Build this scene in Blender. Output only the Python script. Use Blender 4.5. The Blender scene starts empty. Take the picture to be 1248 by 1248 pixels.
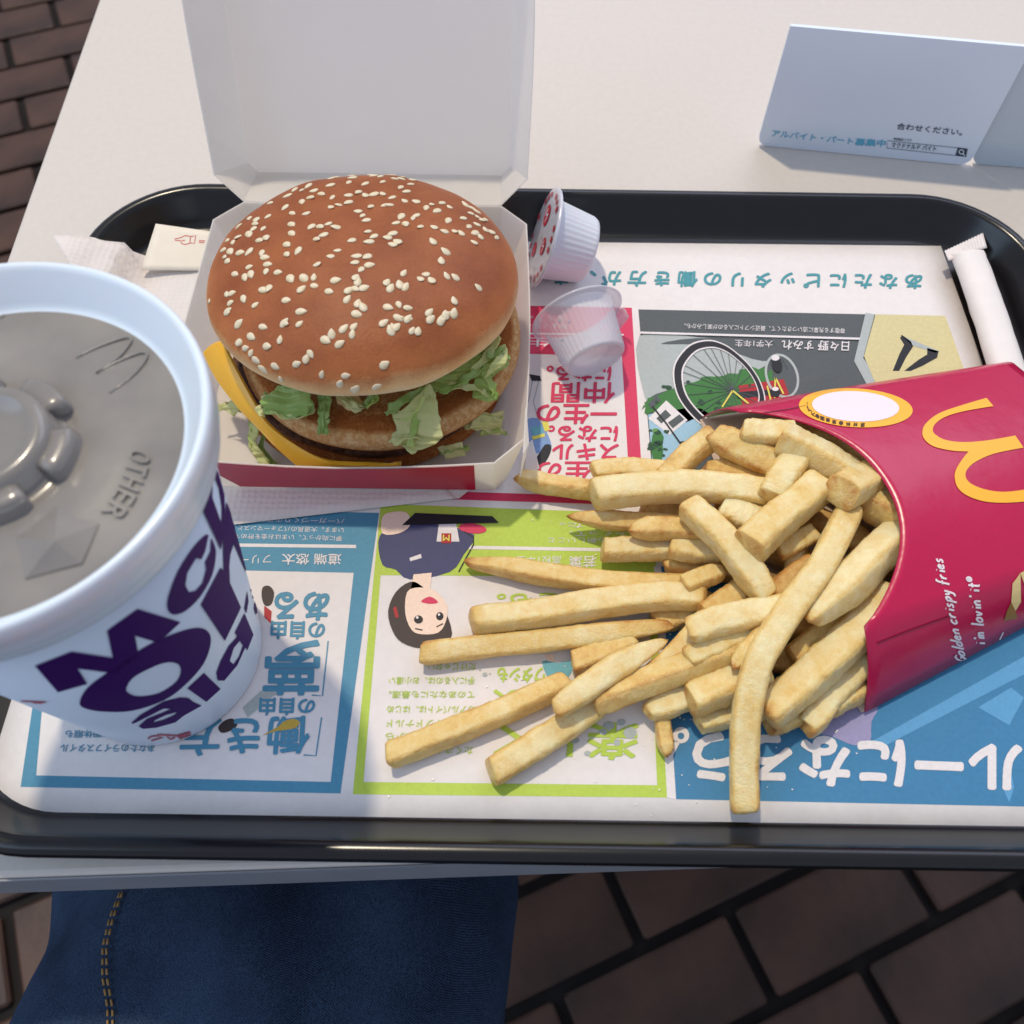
import bpy, bmesh, math, random
from mathutils import Vector, Matrix, noise
from mathutils.bvhtree import BVHTree
from mathutils.geometry import tessellate_polygon

S = bpy.context.scene
COL = S.collection
# ------------------------------------------------------------------ camera
F, C0, H = 1080.0, 624.0, 0.294
def nrm(v): return Vector(v).normalized()
_Y = nrm((26, 1824, -1080)); _X = Vector((1, -.015, 0)); _X = (_X - _Y * _X.dot(_Y)).normalized(); _Z = _X.cross(_Y)
ROT = Matrix((_X, _Y, _Z))
CAM = Vector((0, 0, H))
cd = bpy.data.cameras.new('camera'); cam = bpy.data.objects.new('camera', cd); COL.objects.link(cam)
cam.matrix_world = Matrix.Translation(CAM) @ ROT.to_4x4()
cd.sensor_width = 36; cd.lens = 36 * F / 1248; cd.clip_start = .01; cd.clip_end = 50
cd.dof.use_dof = True; cd.dof.focus_distance = .335; cd.dof.aperture_fstop = 15
S.camera = cam
# ------------------------------------------------------------------ light
W = bpy.data.worlds.new('World'); S.world = W; W.use_nodes = True
bg = W.node_tree.nodes['Background']; bg.inputs[0].default_value = (.72, .80, 1.0, 1); bg.inputs[1].default_value = .54
def lamp(name, loc, target, size, watts, col, sizey=None, shape='DISK'):
    l = bpy.data.lights.new(name, 'AREA'); l.shape = shape; l.size = size
    if sizey: l.size_y = sizey
    l.energy = watts; l.color = col
    o = bpy.data.objects.new(name, l); COL.objects.link(o); o.location = loc
    o.rotation_euler = (Vector(target) - Vector(loc)).to_track_quat('-Z', 'Y').to_euler(); return o
SUN = nrm((-.2, .33, 1))
lamp('low_sun_through_window', Vector((0, .2, 0)) + SUN * 4, (0, .2, 0), .17, 100, (1, .87, .66))
lamp('side_window_daylight', (-1.5, -.35, 1.2), (-.05, .15, .05), 1.3, 10, (.55, .76, 1), 1.3, 'SQUARE')
lamp('front_window_daylight', (.9, 2.1, 1.7), (.1, .2, 0), 2.6, 22, (.78, .80, 1), 1.2, 'RECTANGLE')
S.view_settings.view_transform = 'Standard'; S.view_settings.look = 'None'
S.view_settings.exposure = 0; S.view_settings.gamma = 1

# ------------------------------------------------------------------ helpers
def P(px, py, z=.004):
    """a point of the real scene: the sight line of a place in the photograph, met at height z"""
    d = ROT @ Vector((px - C0, C0 - py, -F)); return CAM + d * ((z - H) / d.z)
def ray(px, py): return (ROT @ Vector((px - C0, C0 - py, -F))).normalized()
def proj(p):
    c = ROT.transposed() @ (Vector(p) - CAM); return C0 + F * c.x / -c.z, C0 - F * c.y / -c.z
def depth(p): return -(ROT.transposed() @ (Vector(p) - CAM)).z

def lin(c): return tuple((v / 255 / 12.92 if v / 255 <= .04045 else ((v / 255 + .055) / 1.055) ** 2.4) for v in c) + (1,)
def mat(name, rgb, rough=.5, spec=.5, noise_=None, bump=None, **kw):
    """rgb in 0-255 sRGB; noise_=(scale, amount[, rgb2]); bump=(scale, strength, distance)"""
    m = bpy.data.materials.new(name); m.use_nodes = True; nt = m.node_tree; b = nt.nodes['Principled BSDF']
    b.inputs['Base Color'].default_value = lin(rgb); b.inputs['Roughness'].default_value = rough
    b.inputs['Specular IOR Level'].default_value = spec
    for k, v in kw.items(): b.inputs[k.replace('_', ' ')].default_value = v
    tc = nt.nodes.new('ShaderNodeTexCoord')
    if noise_:
        n = nt.nodes.new('ShaderNodeTexNoise'); n.inputs['Scale'].default_value = noise_[0]; n.inputs['Detail'].default_value = 5
        nt.links.new(tc.outputs['Object'], n.inputs['Vector'])
        r = nt.nodes.new('ShaderNodeMapRange'); r.inputs[1].default_value = .3; r.inputs[2].default_value = .7
        nt.links.new(n.outputs[0], r.inputs[0])
        mx = nt.nodes.new('ShaderNodeMix'); mx.data_type = 'RGBA'
        a = lin(rgb); k = noise_[1]
        mx.inputs[6].default_value = a
        mx.inputs[7].default_value = lin(noise_[2]) if len(noise_) > 2 else tuple(v * (1 - k) for v in a[:3]) + (1,)
        nt.links.new(r.outputs[0], mx.inputs[0]); nt.links.new(mx.outputs[2], b.inputs['Base Color'])
    if bump:
        n = nt.nodes.new('ShaderNodeTexNoise'); n.inputs['Scale'].default_value = bump[0]; n.inputs['Detail'].default_value = 4
        nt.links.new(tc.outputs['Object'], n.inputs['Vector'])
        bp = nt.nodes.new('ShaderNodeBump'); bp.inputs['Strength'].default_value = bump[1]; bp.inputs['Distance'].default_value = bump[2]
        nt.links.new(n.outputs[0], bp.inputs['Height']); nt.links.new(bp.outputs[0], b.inputs['Normal'])
    return m

def see_through(m, k, col=None):
    nt = m.node_tree; pb = nt.nodes['Principled BSDF']; tr = nt.nodes.new('ShaderNodeBsdfTranslucent'); mx = nt.nodes.new('ShaderNodeMixShader'); mx.inputs[0].default_value = k
    tr.inputs[0].default_value = lin(col) if col else pb.inputs['Base Color'].default_value[:]; nt.links.new(pb.outputs[0], mx.inputs[1]); nt.links.new(tr.outputs[0], mx.inputs[2]); nt.links.new(mx.outputs[0], nt.nodes['Material Output'].inputs[0])
def link(name, me, m, parent=None, kind=None):
    o = bpy.data.objects.new(name, me); COL.objects.link(o)
    if m is not None and not me.materials: me.materials.append(m)
    if parent is not None: o.parent = parent
    if kind: o['kind'] = kind
    return o
def mk(name, vs, fs, m, parent=None, smooth=True, fix=True):
    me = bpy.data.meshes.new(name); me.from_pydata([tuple(v) for v in vs], [], fs)
    if fix:
        b = bmesh.new(); b.from_mesh(me); bmesh.ops.recalc_face_normals(b, faces=b.faces); b.to_mesh(me); b.free()
    if smooth: me.polygons.foreach_set('use_smooth', [True] * len(me.polygons))
    return link(name, me, m, parent)
def tag(o, label, cat, group=None, kind=None):
    o['label'] = label; o['category'] = cat
    if group: o['group'] = group
    if kind: o['kind'] = kind
    return o
def empty(name, label, cat, group=None):
    """an Empty at the world origin of the scene: parts are built in world coordinates, then base() moves it to the thing's foot"""
    o = bpy.data.objects.new(name, None); COL.objects.link(o); o.empty_display_size = .02
    return tag(o, label, cat, group)
def base(o, p):
    """puts the Empty at the base of its thing without moving the parts"""
    p = Vector(p); o.location = p
    for c in o.children: c.location -= p
def thick(o, t, off=0):
    md = o.modifiers.new('thickness', 'SOLIDIFY'); md.thickness = t; md.offset = off; return o
def bevel(o, w, seg=2):
    md = o.modifiers.new('bevel', 'BEVEL'); md.width = w; md.segments = seg; md.limit_method = 'ANGLE'; return o
def lathe(prof, n=72, close=False, c=(0, 0)):
    vs, fs = [], []
    for r, z in prof:
        for i in range(n):
            a = 2 * math.pi * i / n; vs.append((c[0] + r * math.cos(a), c[1] + r * math.sin(a), z))
    for j in range(len(prof) - 1):
        for i in range(n):
            k = (i + 1) % n; fs.append((j * n + i, j * n + k, (j + 1) * n + k, (j + 1) * n + i))
    if close: fs.append(tuple(range(n))[::-1]); fs.append(tuple((len(prof) - 1) * n + i for i in range(n)))
    return vs, fs
def box(x0, x1, y0, y1, z0, z1):
    vs = [(x, y, z) for z in (z0, z1) for x, y in ((x0, y0), (x1, y0), (x1, y1), (x0, y1))]
    return vs, [(3, 2, 1, 0), (4, 5, 6, 7), (0, 1, 5, 4), (1, 2, 6, 5), (2, 3, 7, 6), (3, 0, 4, 7)]
def prism(pts, z0, z1):
    n = len(pts); vs = [(p[0], p[1], z0) for p in pts] + [(p[0], p[1], z1) for p in pts]
    return vs, [tuple(range(n))[::-1], tuple(range(n, 2 * n))] + [(i, (i + 1) % n, n + (i + 1) % n, n + i) for i in range(n)]
def tubes(lines, r, n=6):
    """round strokes along polylines"""
    vs, fs = [], []
    for L in lines:
        L = [Vector(p) for p in L]; b0 = len(vs)
        for i, p in enumerate(L):
            t = (L[min(i + 1, len(L) - 1)] - L[max(i - 1, 0)]).normalized()
            u = t.cross(Vector((0, 0, 1)))
            u = u.normalized() if u.length > 1e-6 else Vector((1, 0, 0)); v = t.cross(u)
            for k in range(n):
                a = 2 * math.pi * k / n; vs.append(p + (u * math.cos(a) + v * math.sin(a)) * r)
        for i in range(len(L) - 1):
            for k in range(n):
                q = (k + 1) % n; fs.append((b0 + i * n + k, b0 + i * n + q, b0 + (i + 1) * n + q, b0 + (i + 1) * n + k))
        fs.append(tuple(b0 + k for k in range(n))); fs.append(tuple(b0 + (len(L) - 1) * n + k for k in range(n)))
    return vs, fs
def smoothline(pts, n, dim=None):
    """Catmull-Rom through pts, n samples"""
    pts = [Vector(p) for p in pts]; out = []; m = len(pts) - 1
    for i in range(n):
        t = i / (n - 1) * m; k = min(int(t), m - 1); u = t - k
        p0, p1, p2, p3 = pts[max(k - 1, 0)], pts[k], pts[k + 1], pts[min(k + 2, m)]
        out.append(.5 * (2 * p1 + (p2 - p0) * u + (2 * p0 - 5 * p1 + 4 * p2 - p3) * u * u + (3 * p1 - p0 - 3 * p2 + p3) * u ** 3))
    return out
def loopsmooth(pts, k=4):
    n = len(pts); out = []
    for i in range(n):
        p0, p1, p2, p3 = (Vector(pts[(i + d) % n]) for d in (-1, 0, 1, 2))
        for j in range(k):
            u = j / k
            out.append(.5 * (2 * p1 + (p2 - p0) * u + (2 * p0 - 5 * p1 + 4 * p2 - p3) * u * u + (3 * p1 - p0 - 3 * p2 + p3) * u ** 3))
    return out
def bvh(*objs):
    vs, fs = [], []
    for o in objs:
        b = len(vs); vs += [o.matrix_world @ v.co if o.parent is None else v.co.copy() for v in o.data.vertices]
        fs += [tuple(b + i for i in p.vertices) for p in o.data.polygons]
    return BVHTree.FromPolygons(vs, fs)
# --- flat print: outlines drawn in the photograph, laid on the real surface they are printed on
LAYER = .00007
def surf(px, py, tgt, layer):
    if tgt is None: return P(px, py, .004 + LAYER * layer)
    d = ray(px, py); h = tgt.ray_cast(CAM, d)
    if h[0] is None: return None
    n = h[1] if h[1].dot(d) < 0 else -h[1]
    return h[0] + n * (LAYER * layer)
def decal(name, polys, m, parent, tgt=None, layer=1, cell=None):
    """polys: list of [outer, hole, hole...] in photograph coordinates"""
    bm = bmesh.new()
    for rings in polys:
        if not isinstance(rings[0], list): rings = [rings]
        flat = [p for r in rings for p in r]
        tri = tessellate_polygon([[Vector((p[0], p[1], 0)) for p in r] for r in rings])
        vv = [bm.verts.new((p[0], p[1], 0)) for p in flat]
        for t in tri:
            try: bm.faces.new([vv[i] for i in t])
            except ValueError: pass
    return _lay(name, bm, m, parent, tgt, layer, cell)
def _lay(name, bm, m, parent, tgt, layer, cell):
    if cell:
        for _ in range(6):
            es = [e for e in bm.edges if e.calc_length() > cell]
            if not es: break
            bmesh.ops.subdivide_edges(bm, edges=es, cuts=1)
            bmesh.ops.triangulate(bm, faces=bm.faces[:])
    bad = []; mx_ = sum((v.co for v in bm.verts), Vector()) / max(1, len(bm.verts))
    for v in bm.verts:
        q = surf(v.co.x, v.co.y, tgt, layer + v.co.z)
        if q is None:
            for k_ in range(1, 40):
                w_ = v.co.lerp(mx_, k_ / 40); q = surf(w_.x, w_.y, tgt, layer)
                if q is not None: break
        if q is None: bad.append(v)
        else: v.co = q
    if bad: bmesh.ops.delete(bm, geom=bad, context='VERTS')
    bmesh.ops.recalc_face_normals(bm, faces=bm.faces)
    me = bpy.data.meshes.new(name); bm.to_mesh(me); bm.free()
    return link(name, me, m, parent)
def text_mesh(body, space=1.):
    c = bpy.data.curves.new('lettering', 'FONT'); c.body = body; c.size = 1; c.resolution_u = 3
    c.space_character = space
    o = bpy.data.objects.new('lettering', c); COL.objects.link(o)
    bpy.context.view_layer.update()
    dg = bpy.context.evaluated_depsgraph_get(); me = bpy.data.meshes.new_from_object(o.evaluated_get(dg))
    bpy.data.objects.remove(o); bpy.data.curves.remove(c); return me
def text(name, body, p0, p1, up, m, parent, tgt=None, layer=2, bold=0., space=1., cell=None):
    """p0, p1: where the line's foot starts and ends, up: from the foot to the head of the letters (all in photograph coordinates)"""
    me = text_mesh(body, space); xs = [v.co.x for v in me.vertices]; ys = [v.co.y for v in me.vertices]
    if not xs: return None
    x0, x1, y0, y1 = min(xs), max(xs), min(ys), max(ys)
    for v in me.vertices:
        a = (v.co.x - x0) / (x1 - x0); b = (v.co.y - y0) / (y1 - y0)
        v.co = (p0[0] + (p1[0] - p0[0]) * a + up[0] * b, p0[1] + (p1[1] - p0[1]) * a + up[1] * b, 0)
    bm = bmesh.new(); bm.from_mesh(me); bmesh.ops.triangulate(bm, faces=bm.faces[:])
    if bold:      # heavier strokes: the same letters again, shifted a little and each a hair higher
        k_ = bold * 1.25 * math.hypot(*up); lift = .18
        for dx, dy in ((1, 0), (-1, 0), (0, 1), (0, -1), (.7, .7), (-.7, -.7), (.7, -.7), (-.7, .7)):
            b0 = len(bm.verts); bm.from_mesh(me); bm.verts.ensure_lookup_table()
            for v in bm.verts[b0:]: v.co.x += dx * k_; v.co.y += dy * k_; v.co.z = lift
            lift += .09
        bmesh.ops.triangulate(bm, faces=bm.faces[:])
    bpy.data.meshes.remove(me)
    return _lay(name, bm, m, parent, tgt, layer, cell)
def strokes(name, lines, w, m, parent, tgt=None, layer=2, cell=None):
    """pen strokes of even width along polylines in photograph coordinates"""
    polys = []
    for L in lines:
        L = [Vector(p) for p in L]; a, b = [], []
        for i, p in enumerate(L):
            t = (L[min(i + 1, len(L) - 1)] - L[max(i - 1, 0)]); t = t.normalized() if t.length else Vector((1, 0)); q = Vector((-t.y, t.x)) * w / 2
            a.append(p + q); b.append(p - q)
        for i in range(len(L) - 1): polys.append([tuple(a[i]), tuple(a[i + 1]), tuple(b[i + 1]), tuple(b[i])])
    return decal(name, polys, m, parent, tgt, layer, cell)
def ell(cx, cy, a, b, rot=0, n=40):
    c, s = math.cos(math.radians(rot)), math.sin(math.radians(rot))
    return [(cx + a * math.cos(t) * c - b * math.sin(t) * s, cy + a * math.cos(t) * s + b * math.sin(t) * c) for t in (2 * math.pi * i / n for i in range(n))]
def Z(ox, oy, k, pts): return [(ox + x / k, oy + y / k) for x, y in pts]

# ------------------------------------------------------------------ floor
m_grout = mat('dark_grout', (30, 24, 22), .9, noise_=(40, .4))
m_tile = mat('brown_floor_tile', (88, 60, 46), .5, noise_=(9, .5, (50, 33, 26)), bump=(60, .3, .004))
fl = mk('floor', *box(-4, 4, -3, 5, -.76, -.735), m_grout, smooth=False); fl['kind'] = 'structure'
tme = bpy.data.meshes.new('floor_tile'); v, f = box(-.094, .094, -.044, .044, 0, .012)
tme.from_pydata(v, [], f)
b = bmesh.new(); b.from_mesh(tme); bmesh.ops.bevel(b, geom=b.edges[:], offset=.003, segments=1, affect='EDGES'); b.to_mesh(tme); b.free(); tme.materials.append(m_tile)
A = math.radians(24); ca, sa = math.cos(A), math.sin(A)
def on_floor(x, y):
    px, py = proj((x, y, -.73))
    return -150 < px < 1400 and -150 < py < 1400
def under_table(x, y):
    """hidden by the table top as the camera sees it"""
    t = H / (H + .73); X, Y_ = x * t, y * t
    return X > -.235 + .06 and Y_ > .045 + .07
random.seed(4)
for i in range(-14, 15):
    for j in range(-30, 31):
        u = (i + (.5 if j % 2 else 0)) * .2; w = j * .1
        x, y = u * ca - w * sa, u * sa + w * ca + .4
        if not on_floor(x, y) or under_table(x, y): continue
        o = bpy.data.objects.new('floor_tile', tme); COL.objects.link(o); o.parent = fl
        o.location = (x, y, -.7355 + random.uniform(-.001, .001)); o.rotation_euler = (0, 0, A)

# ------------------------------------------------------------------ table
m_table = mat('beige_laminate', (208, 200, 192), .38, .4, noise_=(300, .05), bump=(900, .05, .0002))
m_edge = mat('grey_edge_band', (150, 152, 158), .4, noise_=(60, .1))
tb = empty('dining_table', 'pale beige laminate restaurant table carrying the black tray', 'table')
k = .046
def tp(x, y): return (x - y * k, y + x * k)
pl = P(0, 1085, 0); lx = -.228
corners = [(-.2215, .0372), (.75, .0372 + .0463 * .9715), (.715, .80), (-.2567, .755)]
v, f = prism(corners, -.026, 0); o = mk('table_top', v, f, m_table, tb, smooth=False); bevel(o, .002, 3)
v, f = prism([(-.2213, .0364), (.7497, .0364 + .0450), (.75, .0370 + .0450), (-.2215, .0370)], -.025, -.0015); mk('edge_band', v, f, m_edge, tb, smooth=False)
m_leg = mat('black_steel', (26, 26, 28), .4, Metallic=.6)
mk('pedestal', *lathe([(.26, -.735), (.26, -.722), (.05, -.70), (.035, -.68), (.035, -.03), (.12, -.026)], 40, c=(.25, .42)), m_leg, tb)
base(tb, (.25, .42, -.735))

# ------------------------------------------------------------------ jeans
m_jean = bpy.data.materials.new('blue_denim'); m_jean.use_nodes = True; nt = m_jean.node_tree; b = nt.nodes['Principled BSDF']
b.inputs['Roughness'].default_value = .9; b.inputs['Specular IOR Level'].default_value = .15
tc = nt.nodes.new('ShaderNodeTexCoord'); wv = nt.nodes.new('ShaderNodeTexWave'); wv.inputs['Scale'].default_value = 800; wv.inputs['Distortion'].default_value = 6; wv.inputs['Detail Scale'].default_value = 3; wv.bands_direction = 'DIAGONAL'
no = nt.nodes.new('ShaderNodeTexNoise'); no.inputs['Scale'].default_value = 30; no.inputs['Detail'].default_value = 8
nt.links.new(tc.outputs['Object'], wv.inputs[0]); nt.links.new(tc.outputs['Object'], no.inputs['Vector'])
mm = nt.nodes.new('ShaderNodeMath'); mm.operation = 'MULTIPLY'; nt.links.new(wv.outputs[1], mm.inputs[0]); nt.links.new(no.outputs[0], mm.inputs[1])
cr = nt.nodes.new('ShaderNodeValToRGB'); cr.color_ramp.elements[0].color = lin((15, 24, 42)); cr.color_ramp.elements[1].color = lin((70, 92, 122)); cr.color_ramp.elements[1].position = .7
nt.links.new(mm.outputs[0], cr.inputs[0]); nt.links.new(cr.outputs[0], b.inputs['Base Color'])
bp = nt.nodes.new('ShaderNodeBump'); bp.inputs['Strength'].default_value = .4; bp.inputs['Distance'].default_value = .0003
nt.links.new(wv.outputs[1], bp.inputs['Height']); nt.links.new(bp.outputs[0], b.inputs['Normal'])
pe = empty('person', 'seated person in blue denim jeans, one thigh showing below the front edge of the table', 'person')
vs, fs = [], []; NR, NC = 60, 48
for i in range(NR):
    t = i / (NR - 1); y = .16 - .60 * t; cx = -.114 + .03 * t; r = .092 + .018 * t
    if i < 4: r *= (.45, .75, .9, .97)[i]
    for j in range(NC):
        a = 2 * math.pi * j / NC
        n_ = noise.noise(Vector((math.cos(a) * 2.2, t * 7, math.sin(a) * 2.2))) * .010 + math.sin(t * 17 + math.cos(a) * 5) * .0030 + .009 * noise.noise(Vector((math.cos(a) * 3 + t * 5, t * 13, math.sin(a) * 3))) + .005 * abs(noise.noise(Vector((math.cos(a) * 4, t * 22 + math.cos(a) * 6, 4))))
        vs.append((cx + (r * 1.12 + n_) * math.cos(a), y, -.182 - .01 * t + (r + n_) * math.sin(a)))
for i in range(NR - 1):
    for j in range(NC): q = (j + 1) % NC; fs.append((i * NC + j, i * NC + q, (i + 1) * NC + q, (i + 1) * NC + j))
fs.append(tuple(range(NC))); fs.append(tuple((NR - 1) * NC + j for j in range(NC)))
o = mk('jeans', vs, fs, m_jean, pe); md = o.modifiers.new('s', 'SUBSURF'); md.levels = md.render_levels = 1
m_seam = mat('seam_thread', (150, 118, 70), .8)
st = []
for i in range(4, NR - 1):
    p = Vector(vs[i * NC + 15]); p2 = Vector(vs[(i + 1) * NC + 15]); q = Vector(vs[i * NC + 16]); n_ = Vector((p.x + .08, 0, p.z + .19)).normalized()
    for off in (.0, .12): a = p.lerp(q, off) + n_ * .0004; b2 = p2.lerp(Vector(vs[(i + 1) * NC + 16]), off) + n_ * .0004; st += [[a.lerp(b2, k_ / 3 + .05), a.lerp(b2, k_ / 3 + .26)] for k_ in range(3)]
o = mk('seam_stitching', *tubes(st, .0005, 5), m_seam, pe); o['kind'] = 'stuff'
NC = 28
# the lower leg under the table
vs, fs = [], []
for i in range(16):
    t = i / 15; r = .066 - .012 * t
    for j in range(NC):
        a = 2 * math.pi * j / NC; n_ = noise.noise(Vector((math.cos(a) * 2, t * 6 + 9, math.sin(a) * 2))) * .006
        vs.append((-.108 + (r + n_) * math.cos(a), .13 + .03 * t + (r + n_) * math.sin(a), -.185 - .54 * t))
for i in range(15):
    for j in range(NC): q = (j + 1) % NC; fs.append((i * NC + j, i * NC + q, (i + 1) * NC + q, (i + 1) * NC + j))
mk('trouser_leg', vs, fs, m_jean, pe)
base(pe, (-.088, .16, -.735))

# ------------------------------------------------------------------ tray
m_tray = mat('black_plastic', (15, 15, 18), .24, .5, bump=(500, .03, .0003), noise_=(120, .3))
TX0, TX1, TY0, TY1, TR = -.191, .2315, .0438, .3385, .049
def rrect(off, z, n=14):
    r = max(TR - off, .004); out = []
    for cx, cy, a0 in ((TX1 - TR, TY1 - TR, 0), (TX0 + TR, TY1 - TR, 90), (TX0 + TR, TY0 + TR, 180), (TX1 - TR, TY0 + TR, 270)):
        for i in range(n):
            a = math.radians(a0 + 90 * i / (n - 1)); out.append((cx + r * math.cos(a), cy + r * math.sin(a), z))
    return out
rings = [(.0155, .0002), (.0148, .0004), (.004, .0105), (.0018, .0128), (.0003, .0140), (0, .0152), (.0002, .0165), (.0010, .0178), (.0024, .0184), (.0042, .0184), (.0054, .0178), (.0062, .0168), (.0072, .0150),
         (.0125, .0066), (.0140, .0046), (.0158, .0038), (.0185, .0036)]
vs, fs = [], []
for off, z in rings: vs += rrect(off, z)
n = 56
for j in range(len(rings) - 1):
    for i in range(n): q = (i + 1) % n; fs.append((j * n + i, j * n + q, (j + 1) * n + q, (j + 1) * n + i))
fs.append(tuple((len(rings) - 1) * n + i for i in range(n))); fs.append(tuple(range(n)))
tray = tag(mk('serving_tray', vs, fs, m_tray), 'black plastic serving tray with rounded corners and raised rim', 'tray')

# ------------------------------------------------------------------ paper mat with its print
def rippled(m):
    """slow ripples of a thin sheet under the fine paper grain"""
    nt = m.node_tree; tc = nt.nodes.new('ShaderNodeTexCoord'); n = nt.nodes.new('ShaderNodeTexNoise'); n.inputs['Scale'].default_value = 24; n.inputs['Detail'].default_value = 2; n.inputs['Distortion'].default_value = .6
    nt.links.new(tc.outputs['Object'], n.inputs['Vector']); b2 = nt.nodes.new('ShaderNodeBump'); b2.inputs['Strength'].default_value = .5; b2.inputs['Distance'].default_value = .0030
    nt.links.new(n.outputs[0], b2.inputs['Height'])
    b1 = [x for x in nt.nodes if x.type == 'BUMP' and x != b2][0]; nt.links.new(b2.outputs[0], b1.inputs['Normal']); return m
def ink(name, rgb, r=.55): return rippled(mat(name, rgb, r, .3, noise_=(700, .10), bump=(900, .06, .0002)))
m_paper = mat('mat_paper', (232, 226, 224), .75, .2, noise_=(350, .05), bump=(700, .10, .0003)); rippled(m_paper)
i_blue = ink('blue_ink', (80, 144, 174)); i_dblue = ink('deep_blue_ink', (66, 130, 172)); i_green = ink('lime_ink', (184, 208, 82)); i_pink = ink('pink_ink', (216, 58, 96))
i_teal = ink('teal_ink', (74, 152, 162)); i_white = ink('white_ink', (232, 226, 226)); i_grey = ink('slate_ink', (86, 92, 94)); i_black = ink('black_ink', (36, 36, 42))
i_lgrey = ink('light_grey_ink', (176, 184, 182)); i_leaf = ink('leaf_green_ink', (62, 122, 58)); i_dleaf = ink('dark_green_ink', (40, 78, 52)); i_yel = ink('straw_ink', (214, 202, 150))
i_red = ink('red_ink', (176, 42, 50)); i_navy = ink('navy_ink', (66, 70, 110)); i_skin = ink('skin_ink', (248, 220, 200)); i_hair = ink('hair_ink', (66, 54, 52)); i_mauve = ink('mauve_ink', (158, 152, 190))
i_sky = ink('pale_sky_ink', (158, 196, 216)); i_beam = ink('beam_ink', (96, 160, 204)); i_gold = ink('gold_ink', (200, 166, 70)); i_yb = ink('yellow_ink', (226, 216, 96)); i_pblue = ink('powder_blue_ink', (128, 160, 208)); i_aqua = ink('aqua_ink', (110, 176, 190))
pm = empty('paper_mat', 'printed paper tray liner upside down with blue, lime, pink and grey panels', 'tray liner')
c4 = [P(-44, 1000)]
q = [(-.1675, .0566), (.2020, .0578), (.1978, .3188), (-.1665, .3165)]
gx, gy = 24, 18; vs, fs = [], []
for j in range(gy + 1):
    for i in range(gx + 1):
        s, t = i / gx, j / gy
        a = Vector(q[0]).lerp(Vector(q[1]), s); b_ = Vector(q[3]).lerp(Vector(q[2]), s); p = a.lerp(b_, t)
        vs.append((p.x, p.y, .004))
for j in range(gy):
    for i in range(gx): fs.append((j * (gx + 1) + i, j * (gx + 1) + i + 1, (j + 1) * (gx + 1) + i + 1, (j + 1) * (gx + 1) + i))
o = mk('sheet', vs, fs, m_paper, pm); thick(o, .0001, -1)
D = lambda n, polys, m, l=1: decal(n, polys, m, pm, None, l)
def T(body, p0, p1, h, m, l=3, bold=.0, space=1.0, name='lettering'): return text(name, body, p0, p1, (h * -.06 if not isinstance(h, tuple) else h[0], h if not isinstance(h, tuple) else h[1]), m, pm, None, l, bold, space)
# heading
T('あなたにピッタリの働き方が、き', (1124, 334), (676, 329), 18.5, i_teal, bold=.03, space=1.45)
# blue panel
D('panel_border', [[[(25, 959), (415, 967), (462, 625), (76, 618)], [(44, 945), (403, 953), (431, 698), (66, 690)]]], i_blue)
D('panel_rule', [[(100, 660), (434, 664), (434, 668), (100, 664)]], i_white, 2)
T('夢に向かって、いまはお金を貯めて', (417, 653), (286, 650), 6.5, i_white); T('います。大道具のパフォーマンスと、', (419, 643), (286, 640), 6.5, i_white); T('バーガーづくりの正確さは、', (420, 632), (288, 629), 6.5, i_white)
T('道端 悠太', (416, 675), (344, 675), 13, i_white, bold=.012); T('フリー', (331, 676), (292, 677), 10, i_white)
T('ある', (401, 722), (336, 722), 33, i_blue, bold=.03); T('の自由', (396, 758), (331, 757), 21, i_blue, bold=.03)
T('夢', (391, 781), (325, 781), 65, i_blue, bold=.018); T('の自由', (384, 851), (317, 851), 20, i_blue, bold=.03)
T('働き方', (378, 873), (222, 876), 45, i_blue, bold=.02)
strokes('bracket_rule', [[(400, 781), (393, 848), (380, 847)], [(392, 874), (385, 921), (370, 920)]], 1.6, i_blue, pm, None, 2)
T('あなたのライフスタイル', (188, 907), (74, 907), 9.5, i_blue, bold=.01); T('長期休暇も', (136, 889), (80, 890), 9.5, i_blue, bold=.01)
D('picture_spoon', [loopsmooth([(320, 896), (338, 886), (346, 879), (358, 876), (365, 880), (360, 887), (346, 890), (336, 891)], 3)], i_gold, 4)
D('picture_hair', [loopsmooth([(320, 716), (328, 714), (334, 722), (331, 736), (323, 738), (319, 728)], 3)], i_hair, 2); D('picture_hair', [loopsmooth([(266, 886), (274, 878), (284, 876), (289, 884), (280, 891), (270, 893)], 3)], i_hair, 2); D('picture_shirt', [[(322, 738), (331, 745), (330, 760), (322, 752)]], i_red, 3)
D('picture_sleeve', [[(296, 862), (318, 842), (334, 838), (340, 843), (330, 850), (302, 874)]], i_lgrey, 3)
# lime panel
D('panel_border', [[[(430, 968), (813, 972), (800, 700), (797, 632), (790, 626), (464, 614)], [(443, 953), (801, 957), (789, 703), (464, 701)]]], i_green)
D('panel_rule', [[(568, 665), (797, 669), (797, 673), (568, 669)]], i_white, 2)
T('きました。', (780, 635), (682, 637), 7, i_white); T('したくって、', (778, 645), (694, 647), 7, i_white); T('ることも新しいこと', (776, 655), (668, 655), 7, i_white)
T('若葉', (727, 677), (694, 678), 14, i_white, bold=.012); T('高校1年生', (684, 677), (630, 678), 10, i_white)
for s_, x0, x1, y in (('だけじゃない。', 580, 517, 808), ('手に入るのは、お小遣い', 579, 474, 825), ('てのあなたにも最適。', 579, 474, 842), ('のアルバイトは、はじめ', 579, 472, 860), ('させるマクドナルド', 577, 471, 877), ('しみながら', 540, 470, 893), ('たくさん', 576, 530, 910)):
    T(s_, (x0, y), (x1, y), 9, i_green, bold=.008)
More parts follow.
